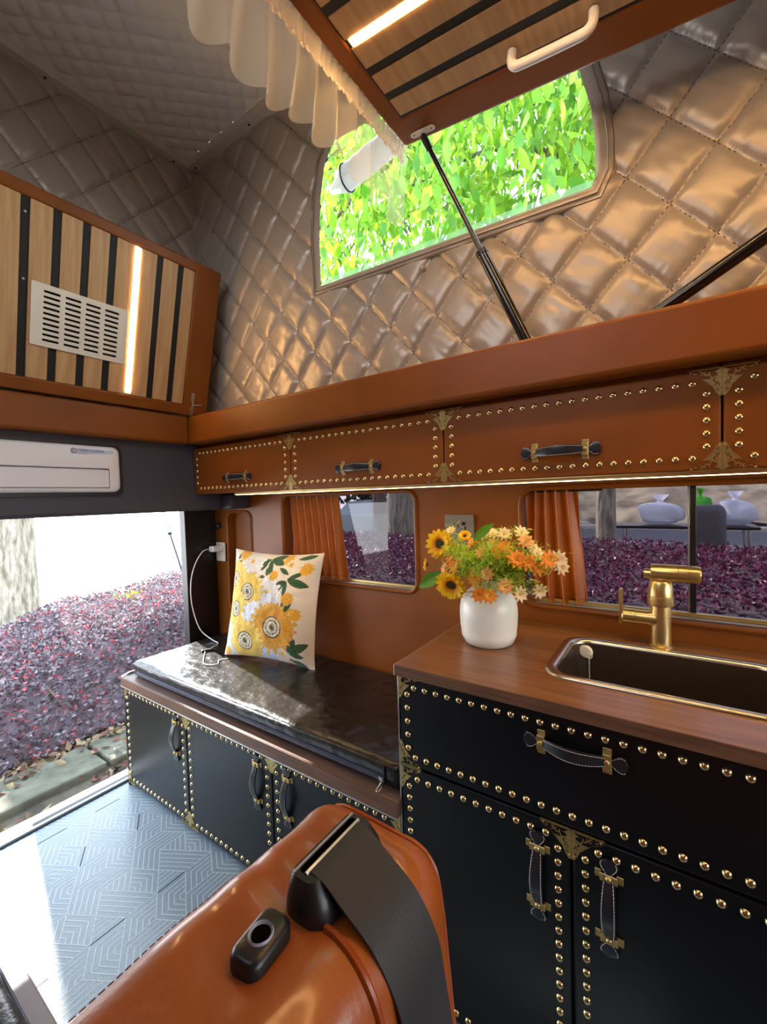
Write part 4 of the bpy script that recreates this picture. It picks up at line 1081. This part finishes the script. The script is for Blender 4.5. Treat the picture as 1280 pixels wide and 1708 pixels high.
# belt guide: tapered black block with a slot
gx, gy = .014, .178; gz = snap((gx, gy, .66)).z+.001
g = MB(); L_ = []
for z, hx_, hy__, r_, ox in ((-.014, .0175, .037, .012, .0), (.005, .0175, .037, .012, 0), (.013, .0155, .035, .010, -.001), (.021, .0110, .032, .007, -.003), (.0223, .0100, .031, .006, -.003)):
    L_.append([(p[0]+ox, p[1], z) for p in rrect(-hx_, hx_, -hy__, hy__, r_, 5)])
for z in (.0223, .004): L_.append([(p[0]-.0062, p[1], z) for p in rrect(-.0027, .0027, -.027, .027, .0024, 5)])
R_ = loft(g, L_); g.b.faces.new(R_[-1])
gd = ob('belt_guide', g.mesh('g', angle=.6), M_dark, t, (gx, gy, gz))
ob('slot_lip', MB().tube([(-.0025, -.027, .0226), (-.0025, .027, .0226)], .0013, 8), M_silver, gd)
ob('rim', MB().tube([(-.0105, -.030, .0222), (-.0105, .030, .0222)], .0009, 8), M_ridge, gd)
# head-restraint socket cap
g = MB(); L_ = []
for z, s1, s2, r_ in ((-.006, .0120, .0185, .008), (.004, .0120, .0185, .008), (.0070, .0105, .0170, .007), (.0080, .0085, .0150, .006)):
    L_.append([(p[0], p[1], z) for p in rrect(-s1, s1, -s2, s2, r_, 5)])
for z, rr_ in ((.0080, .0064), (-.004, .0060)): L_.append([(rr_*math.cos(2*PI*(k+.5)/24), rr_*math.sin(2*PI*(k+.5)/24), z) for k in range(24)])
R_ = loft(g, L_); g.b.faces.new(R_[-1])
cp = ob('headrest_socket', g.mesh('c', angle=.7), M_dark, t, (.008, .118, snap((.008, .118, .66)).z+.003), (0, 0, .12), (.92, .92, .92))
ob('socket_ring', MB().lathe([(.0062, .0078), (.0074, .0096), (.0082, .0078)], 24), M_ridge, cp)
# seat belt: webbing from the guide over the front of the seat
O = Vector((sx_c, sy_c, .205))
bt = thing('seat_belt', 'black seat belt webbing running from the guide down the seat front', 'seat belt', O)
low = [snap(q, .0035) for q in ((.056, .181, .625), (.070, .185, .60), (.078, .189, .57), (.09, .194, .52), (.10, .200, .45), (.11, .206, .36), (.12, .210, .27), (.13, .214, .19))]
path = smooth_path([(gx-.003, gy, gz+.0232), (gx+.010, gy, gz+.0215), (gx+.024, gy+.0005, gz+.0125)]+low, 8)
def fn(i, j):
    k = i*(len(path)-1); a = int(min(k, len(path)-2)); p = path[a].lerp(path[a+1], k-a)
    return p+Vector((.0006*math.cos((j-.5)*PI), (j-.5)*.049, .0))
b1 = MB(); b1.grid(len(path)-1, 6, fn); b1.grid(len(path)-1, 6, lambda i, j: fn(i, j)+Vector((-.0012, 0, -.0012)))
for sg in (0, 1): b1.grid(len(path)-1, 1, lambda i, j: fn(i, sg)+Vector((-.0012*j, 0, -.0012*j)))
ob('webbing', b1.mesh('belt', angle=1.0), M_belt, bt)

# tailgate gas strut outside the opening
a = Vector((-1.868, 1.085, .73)); b = Vector((-2.28, 1.20, 1.10)); d = b-a
t = thing('tailgate_strut', 'slim grey tailgate gas strut beside the rear opening', 'strut', a)
ob('rod', MB().tube([d*0, d*.6], .005, 10), M_dark, t); ob('cylinder', MB().tube([d*.58, d], .011, 12), M_ridge, t)

# ================================================================= OUTSIDE
GZ = -.45
M_soil = mat('leaf_litter_soil', (80, 72, 58), .95, rgb2=(50, 43, 34), vscale=14, bump=.8, bscale=30, bdist=.02)
M_pave = mat('tan_bank', (168, 156, 128), .95, rgb2=(96, 88, 74), vscale=1.2, bump=.5, bscale=4, bdist=.05)
M_road = mat('asphalt', (84, 86, 92), .9, var=.1, vscale=30); M_curb = mat('curb_stone', (98, 96, 82), .95, rgb2=(70, 68, 56), vscale=9, bump=.5, bscale=40, bdist=.01)
M_bark = mat('tree_bark', (178, 174, 156), .95, rgb2=(112, 106, 92), vscale=9, stretch=(3, 3, .7), bump=1.0, bscale=10, bdist=.04)
M_bark2 = mat('dark_bark', (116, 104, 92), .95, rgb2=(64, 56, 50), vscale=7, stretch=(3, 3, .6), bump=1.0, bscale=10, bdist=.03)
M_hleaf = attr_mat('purple_hedge_leaf', .3, trans=.15); M_hcore = mat('hedge_core', (104, 90, 98), .9)
M_tleaf = attr_mat('tree_leaf', .45, trans=.5); M_litter = attr_mat('fallen_leaf', .8)
f = MB(); f.box(-40, 40, -30, 60, GZ-.2, GZ); struct('ground', f, M_soil)

def leaf_cloud(name, pts, dirs, L_, W_, colours, m_, parent, seed, fold=.25):
    """many small pointed leaves (4 triangles each) joined into one mesh"""
    r = np.random.default_rng(seed); n = len(pts); pts = np.asarray(pts); d = np.asarray(dirs, dtype=float)
    d /= np.linalg.norm(d, axis=1, keepdims=True)
    q = r.normal(size=(n, 3)); s = np.cross(d, q); s /= np.linalg.norm(s, axis=1, keepdims=True); nn = np.cross(s, d)
    Ls = (L_*r.uniform(.7, 1.25, n))[:, None]; Ws = (W_*r.uniform(.75, 1.2, n))[:, None]
    V = np.stack([pts, pts+d*Ls*.45+s*Ws+nn*Ws*fold, pts+d*Ls*.5, pts+d*Ls*.45-s*Ws+nn*Ws*fold, pts+d*Ls-nn*Ls*.12], axis=1).reshape(-1, 3)
    k = np.arange(n)*5; F = np.stack([np.stack([k, k+2, k+1], 1), np.stack([k, k+3, k+2], 1), np.stack([k+1, k+2, k+4], 1), np.stack([k+2, k+3, k+4], 1)], 1).reshape(-1, 3)
    me = bpy.data.meshes.new(name); me.from_pydata(V.tolist(), [], F.tolist())
    a = me.color_attributes.new('Col', 'FLOAT_COLOR', 'POINT'); cs = np.array([col(*c_)[:3] for c_ in colours])
    ci = cs[r.integers(0, len(cs), n)]*r.uniform(.8, 1.2, (n, 1)); cc = np.ones((n*5, 4)); cc[:, :3] = np.repeat(ci, 5, 0)
    a.data.foreach_set('color', cc.astype(np.float32).ravel())
    return ob(name, me, m_, parent, kind='stuff')
# ---- purple hedge behind the tailgate
def sm(a, b, x): 
    t_ = min(1, max(0, (x-a)/(b-a))); return t_*t_*(3-2*t_)
def hedge_z(x, y):
    top = -.02+.20*sm(.9, 1.7, y)+.14*sm(2.0, 3.0, y)
    rise = sm(-3.14, -3.66, x) if x > -3.66 else 1
    back = 1-sm(-5.0, -5.6, x)
    return GZ+(top-GZ+.07*noise.noise(Vector((x*1.6, y*1.6, 0))))*rise**.7*back
t = thing('purple_hedge', 'low purple-red leaved hedge beyond the open tailgate', 'hedge', (-4.2, 1.5, GZ))
O = Vector((-4.2, 1.5, GZ))
ob('core', MB().grid(40, 60, lambda i, j: (lambda x_: (lambda y_: Vector((x_, y_, hedge_z(x_, y_)-.06))-O)(-1.5+(1.5-.65*x_)*j))(-5.7+2.56*i)), M_hcore, t)
pts, dirs = [], []
r = random.Random(3)
while len(pts) < 34000:
    x = r.uniform(-5.6, -3.16); y = r.uniform(-.6, -.65*x)
    if x < -4.4 and r.random() < .35: continue
    z = hedge_z(x, y)
    if z < GZ+.03 and r.random() < .7: continue
    gx_ = (hedge_z(x+.03, y)-z)/.03
    nrm = Vector((-gx_, 0, 1)).normalized()
    pts.append((x-O.x, y-O.y, z-O.z-r.random()**2*.10)); dirs.append(tuple(nrm*r.uniform(.1, .8)+Vector((r.gauss(0, .7), r.gauss(0, .7), r.gauss(-.05, .35)))))
leaf_cloud('foliage', pts, dirs, .040, .011, [(116, 104, 110), (100, 88, 96), (126, 112, 116), (160, 76, 84), (122, 112, 118), (92, 80, 88), (108, 96, 104)], M_hleaf, t, 5)
pts = [( -4.6+r.gauss(0, .10)-O.x, 2.12+r.gauss(0, .07)-O.y, .10+r.random()*.06-O.z) for _ in range(160)]
leaf_cloud('young_shoot', pts, [(r.gauss(0, .6), r.gauss(0, .6), .7) for _ in pts], .05, .012, [(176, 210, 40), (150, 196, 30)], M_tleaf, t, 6)
f = MB()
for k in range(60):
    x = -3.35-r.random()*.5; y = r.uniform(0, 2); f.tube([(x-O.x, y-O.y, 0), (x-O.x-.03+r.gauss(0, .04), y-O.y+r.gauss(0, .05), .2), (x-O.x-.08, y-O.y+r.gauss(0, .1), .36)], .006, 5)
ob('stems', f, M_bark2, t, kind='stuff')
# ---- kerb stones and litter
kme = MB().box(-.165, .165, -.46, .46, -.02, .045, .014, 2)
kme = kme.mesh('kerb')
for k in range(5):
    o_ = ob('kerb_stone', kme, M_curb, None, (-2.93+.004*k, -2.21+.94*k, GZ), (0, 0, random.uniform(-.01, .01)))
    tag(o_, 'weathered grey-green kerb stone in the row at the foot of the purple hedge', 'kerb stone', 'kerb stones below the hedge')
lit = thing('leaf_litter', 'scattered dry brown fallen leaves on the ground by the kerb', 'leaf litter', (-2.8, .9, GZ))
pts, dirs = [], []
for k in range(1900):
    x = r.gauss(-3.12, .08) if r.random() < .75 else r.uniform(-3.3, -2.3); y = r.uniform(-.5, 1.95)
    z = .055 if -3.08 < x < -2.76 and r.random() < .25 else (.01 if not -3.08 < x < -2.76 else None)
    if z is None: continue
    pts.append((x+2.8, y-.9, z+r.random()*.02)); dirs.append((r.gauss(0, 1), r.gauss(0, 1), r.gauss(0, .15)))
leaf_cloud('fallen_leaves', pts, dirs, .06, .017, [(92, 72, 54), (108, 86, 64), (74, 56, 44), (120, 106, 78), (92, 50, 42)], M_litter, lit, 9)
# ---- tree trunks
def trunk(name, lab, x, y, r0, h, m_, z0=GZ, lean=(0, 0), grp=None, n=40):
    t = thing(name, lab, 'tree', (x, y, z0), group=grp)
    def fn(i, j):
        a = 2*PI*i; z = h*j; rr = r0*(1+.5*math.exp(-z/.25)-.10*j)*(1+.07*noise.noise(Vector((math.cos(a)*1.6, math.sin(a)*1.6, z*.7)))+.035*noise.noise(Vector((math.cos(a)*7, math.sin(a)*7, z*1.7+x))))
        return Vector((rr*math.cos(a)+lean[0]*z, rr*math.sin(a)+lean[1]*z, z))
    ob('trunk', MB().grid(n, 60, fn).mesh('t', angle=3), m_, t); return t
trunk('tree', 'thick pale-barked tree trunk behind the purple hedge', -6.0, 1.485, .225, 5.5, M_bark)
trunk('tree', 'thick pale-barked tree trunk seen through the window behind the pillow', -3.15, 5.0, .19, 4.5, M_bark, grp=None)
trunk('tree', 'slim pale trunk seen through the window beside the faucet', -.60, 4.9, .095, 4.5, M_bark, lean=(.005, 0))
trunk('tree', 'dark thin trunk beside the thick one, behind the orange curtain window', -4.35, 6.2, .13, 4.5, M_bark2)
trunk('tree', 'dark background trunk far behind the parked car', -6.6, 14.2, .2, 5, M_bark2)
# ---- side hedge
def hz2(x, y): return GZ+(.98+.05*noise.noise(Vector((x*1.5, y*1.5, 4)))+.08*(y-2.3))*sm(2.05, 2.5, y)*(1-sm(4.1, 4.4, y))
t = thing('roadside_hedge', 'dark purple hedge outside the tinted side windows', 'hedge', (-1.5, 3.2, GZ)); O = Vector((-1.5, 3.2, GZ))
ob('core', MB().grid(60, 20, lambda i, j: (lambda y_: (lambda x_: Vector((x_, y_, hz2(x_, y_)-.05))-O)(-1.2*y_+(3.0+1.2*y_)*i))(1.95+2.5*j)), M_hcore, t)
pts, dirs = [], []
while len(pts) < 30000:
    x = r.uniform(-5.5, 1.6); y = r.uniform(2.1, 4.3); z = hz2(x, y)
    if z < GZ+.2 or x < -1.22*y: continue
    pts.append((x-O.x, y-O.y, z-O.z-r.random()**2*.08)); dirs.append((r.gauss(0, .7), r.gauss(-.2, .7), r.gauss(.4, .4)))
leaf_cloud('foliage', pts, dirs, .036, .010, [(112, 52, 84), (96, 44, 72), (140, 66, 100), (84, 40, 62)], M_hleaf, t, 15)
# ---- road, kerb line and bank across it
struct('plaza', tf(plate([(-6.9, -30), (-6.9, 4.2), (-45, 27), (-45, -30)], [], .02), Matrix.Translation((0, 0, GZ))), mat('pale_concrete', (236, 234, 230), .9, var=.05, vscale=2))
struct('road', MB().box(-6, 40, 12.6, 18.8, GZ, GZ+.03), M_road)
struct('pavement_edge', MB().box(-6, 40, 18.8, 19.6, GZ, GZ+.16, .02), mat('pale_kerb', (170, 166, 158), .9))
struct('bank', MB().grid(60, 30, lambda i, j: Vector((-7+42*i, 19.5+22*j, GZ+.1+7.0*j**.9+.5*noise.noise(Vector((i*16, j*6, 0)))))), M_pave)
# leafy screen of distant trees behind the first side window
for q in range(5):
    tx = -22+3.9*q+r.uniform(-.1, .1); tyy = 20+r.gauss(0, .8)
    t = thing('tree', 'dark distant tree beyond the road, one of a row seen through the tinted glass', 'tree', (tx, tyy, GZ), group='distant trees beyond the road'); pts, dirs = [], []
    for k in range(1700):
        pts.append((r.uniform(-1.25, 1.25), r.gauss(0, .7), r.uniform(1.4, 9.5))); dirs.append((r.gauss(0, 1), r.gauss(0, 1), r.gauss(-.6, .5)))
    leaf_cloud('foliage', pts, dirs, .5, .14, [(60, 74, 40), (48, 60, 36), (84, 92, 50)], M_tleaf, t, 21+q)
    ob('trunk', MB().tube([(0, 0, 0), (r.gauss(0, .2), 0, 2.5), (r.gauss(0, .3), 0, 5.0)], [.26, .2, .12], 10), M_bark2, t)
# ---- parked car between the trunks
cx_, cy_ = -7.9, 11.5
t = thing('parked_car', 'grey-green parked car seen between the trunks', 'car', (cx_, cy_, GZ))
M_car = mat('car_paint', (120, 140, 140), .3, coat=.6); M_cglass = mat('car_glass', (150, 170, 178), .1)
def section(pr, y0, y1, m_, nm, ins=0.):
    b = MB(); A = [b.b.verts.new((x, y0+ins, z)) for x, z in pr]; B = [b.b.verts.new((x, y1-ins, z)) for x, z in pr]; n = len(pr)
    for k in range(n): b.b.faces.new((A[k], A[(k+1) % n], B[(k+1) % n], B[k]))
    b.b.faces.new(A); b.b.faces.new(B[::-1]); return ob(nm, b.mesh(nm, angle=.5), m_, t)
section([(-2.1, .25), (2.1, .25), (2.15, .6), (1.95, .82), (1.0, .95), (-1.5, 1.0), (-2.1, .9)], -.85, .85, M_car, 'body')
section([(-1.45, 1.0), (.95, .95), (.35, 1.38), (-.2, 1.45), (-.95, 1.40)], -.80, .80, M_cglass, 'greenhouse', .08)
section([(.36, 1.37), (-.2, 1.44), (-.95, 1.39), (-.95, 1.43), (-.2, 1.48), (.36, 1.41)], -.72, .72, M_car, 'roof')
for wx in (-1.3, 1.3):
    for wy in (-.8, .8): ob('wheel', MB().lathe([(0, -.1), (.2, -.1), (.31, -.08), (.32, .08), (.2, .1), (0, .1)], 20, Matrix.Translation((wx, wy, .32)) @ Matrix.Rotation(PI/2, 4, 'X')), M_groove, t)
# ---- table, bags and seat added outside, standing in for the cab's reflection
ty = 5.6
t = thing('added_table', 'dark table added outside to carry the bags that stand in for a window reflection', 'table', (.05, ty, GZ))  # added only to hold up the stand-in bags
ob('table_top', MB().box(-.62, .62, -.25, .25, 1.13, 1.16, .008), M_dark, t)
for a in (-.56, .56):
    for b in (-.2, .2): ob('leg', MB().tube([(a, b, 0), (a*.96, b, 1.14)], .014, 8), M_silver, t)
ob('crossbar', MB().tube([(-.55, .2, .4), (.55, .2, .4)], .01, 8), M_silver, t)
def bag(x, hx, hy_, hz, m_, lab, seed, nm):  # bags set outside instead of their mirror image in the tinted glass
    t = thing(nm, lab, 'bag', (x, ty, GZ+1.161))
    me = rbox_mesh(hx, hy_, hz, (hx*.8, hy_*.8, hz*.7), 22, 14, 22, lambda p, d: Vector((noise.noise(p*6+Vector((seed, 0, 0))), noise.noise(p*6+Vector((0, seed, 0))), .3*noise.noise(p*9)))*.06*(1 if p.z > -hz*.6 else 0))
    ob('sack', me, m_, t, (0, 0, hz)); 
    ob('tied_neck', MB().lathe([(hx*.35, 0), (hx*.12, .03), (hx*.3, .07), (hx*.45, .10)], 14, Matrix.Translation((0, 0, hz*1.9))), m_, t)
M_bagw = mat('white_plastic_film', (226, 230, 240), .25, trans=.4); M_bagg = mat('green_plastic_film', (70, 176, 40), .35, trans=.3)
bag(-.14, .19, .15, .12, M_bagw, 'crumpled white plastic bag added outside in place of its window reflection, beside the slim trunk', 2.2, 'bag_standin')
bag(.215, .085, .10, .15, M_bagg, 'green plastic bag added outside in place of its window reflection, between two white bags', 5.1, 'bag_standin')
bag(.50, .15, .14, .13, M_bagw, 'crumpled white plastic bag added outside in place of its window reflection, beyond the green bag', 7.7, 'bag_standin')
t = thing('seat_standin', 'dark grey padded seat added outside in place of the cab seat reflected in the window', 'seat', (.235, 4.75, GZ))  # stands in for the cab seat mirrored in the tinted glass
M_gseat = mat('grey_seat_leather', (88, 88, 94), .4)
ob('backrest', rbox_mesh(.13, .05, .22, (.06, .045, .08), 14, 6, 18), M_gseat, t, (0, 0, 1.18)); ob('seat_pad', rbox_mesh(.15, .16, .05, .04, 12, 12, 5), M_gseat, t, (.02, -.1, .92))
for a in (-.12, .14):
    for b in (-.22, .0): ob('leg', MB().tube([(a, b, 0), (a, b, .9)], .012, 8), M_silver, t)

# ---- leafy tree outside the pop-top window
t = thing('leafy_tree', 'bright green leafy tree filling the upper fabric window', 'tree', (1.6, 5.1, GZ)); O = Vector((1.6, 5.1, GZ))
def br(P, r0, r1):
    q = smooth_path(P, 6); return MB().tube([p-O for p in q], [r0+(r1-r0)*k/(len(q)-1) for k in range(len(q))], 8)
ob('trunk', br([(1.6, 5.1, GZ), (1.4, 5.0, 1.2), (.5, 4.2, 3.1), (-.45, 3.7, 4.3), (-.8, 3.6, 6.0)], .16, .06), M_bark2, t)
BR = [[(-.45, 3.7, 4.3), (-.55, 3.3, 4.6), (-.6, 2.9, 4.3), (-.7, 2.6, 3.7)], [(-.3, 3.8, 4.0), (-1.2, 3.3, 4.1), (-1.9, 2.9, 3.7), (-2.5, 2.6, 3.1)], [(.5, 4.2, 3.1), (-.5, 3.3, 3.35), (-1.0, 3.0, 3.5), (-1.6, 2.7, 3.3)],
      [(.12, 4.0, 3.6), (-.35, 3.2, 3.5), (-.5, 2.9, 3.6), (-.52, 2.7, 4.1)], [(-.45, 3.7, 4.3), (-1.5, 3.6, 4.9), (-2.4, 3.2, 4.4), (-3.1, 3.0, 3.6)], [(-1.2, 3.3, 4.1), (-1.5, 2.6, 3.6), (-1.7, 2.2, 3.0)]]
for P in BR: ob('branch', br(P, .032, .008), M_bark2, t)
# near leaves, one object each
def leaf_mesh(L_, W_):
    b = MB(); V_ = {}
    rows = [(0, .0), (.18, .6), (.42, 1.0), (.68, .72), (1.0, .0)]
    pr = []
    for k, (a, w_) in enumerate(rows):
        z = -.18*L_*a*a
        pr.append([b.b.verts.new((a*L_, -w_*W_, z+.25*w_*W_)), b.b.verts.new((a*L_, 0, z)), b.b.verts.new((a*L_, w_*W_, z+.25*w_*W_))] if w_ > 0 else [b.b.verts.new((a*L_, 0, z))])
    b.b.faces.new((pr[0][0], pr[1][0], pr[1][1])); b.b.faces.new((pr[0][0], pr[1][1], pr[1][2]))
    for k in (1, 2):
        A, B = pr[k], pr[k+1]; b.b.faces.new((A[0], B[0], B[1], A[1])); b.b.faces.new((A[1], B[1], B[2], A[2]))
    b.b.faces.new((pr[3][0], pr[4][0], pr[3][1])); b.b.faces.new((pr[3][1], pr[4][0], pr[3][2]))
    return b.mesh('leaf', angle=3)
TL = [mat('green_leaf_%d' % k, c_, .4, trans=.55) for k, c_ in enumerate(((122, 176, 40), (100, 158, 42), (140, 180, 42), (88, 144, 44)))]
lms = []
for m_ in TL:
    me = leaf_mesh(.115, .027); me.materials.append(m_); lms.append(me)
for k in range(300):
    x = r.uniform(-2.25, -.95) if r.random() < .72 else r.uniform(-1.0, -.2); y = r.uniform(1.75, 2.35)
    sc_2 = y/2.2; z = 1.1+(r.uniform(1.38, 2.1))*sc_2*1.0
    dr = Vector((r.gauss(0, .35), r.gauss(0, .35), -1)).normalized()
    q = (dr.to_track_quat('X', 'Z').to_matrix() @ Matrix.Rotation(r.uniform(0, 6.28), 3, 'X')).to_euler()
    s2 = r.uniform(.65, 1.1); ob('leaf', r.choice(lms), None, t, Vector((x, y, z))-O, q, (s2, s2, s2))
pts, dirs = [], []
for k in range(21000):
    y = r.uniform(2.3, 4.6); x = r.uniform(-2.2, .1)*y/2.2; z = 1.1+r.uniform(1.25, 2.5)*y/2.2
    if noise.noise(Vector((x*1.7, y*1.7, z*1.7))) < -.16: continue
    pts.append((x-O.x, y-O.y, z-O.z)); dirs.append((r.gauss(0, .5), r.gauss(0, .5), r.gauss(-.9, .3)))
leaf_cloud('foliage', pts, dirs, .10, .023, [(134, 182, 46), (116, 168, 48), (156, 190, 50), (100, 154, 50), (168, 196, 68)], M_tleaf, t, 31)
f = MB()
for k in range(70):
    p = Vector((r.uniform(-3, 0), r.uniform(2.4, 3.8), r.uniform(3, 4.6))); q = p+Vector((r.gauss(0, .3), r.gauss(0, .2), -r.uniform(.3, .8))); f.tube([p-O, (p+q)/2-O+Vector((r.gauss(0, .05), 0, 0)), q-O], [.006, .005, .003], 5)
ob('twigs', f, M_bark2, t, kind='stuff')
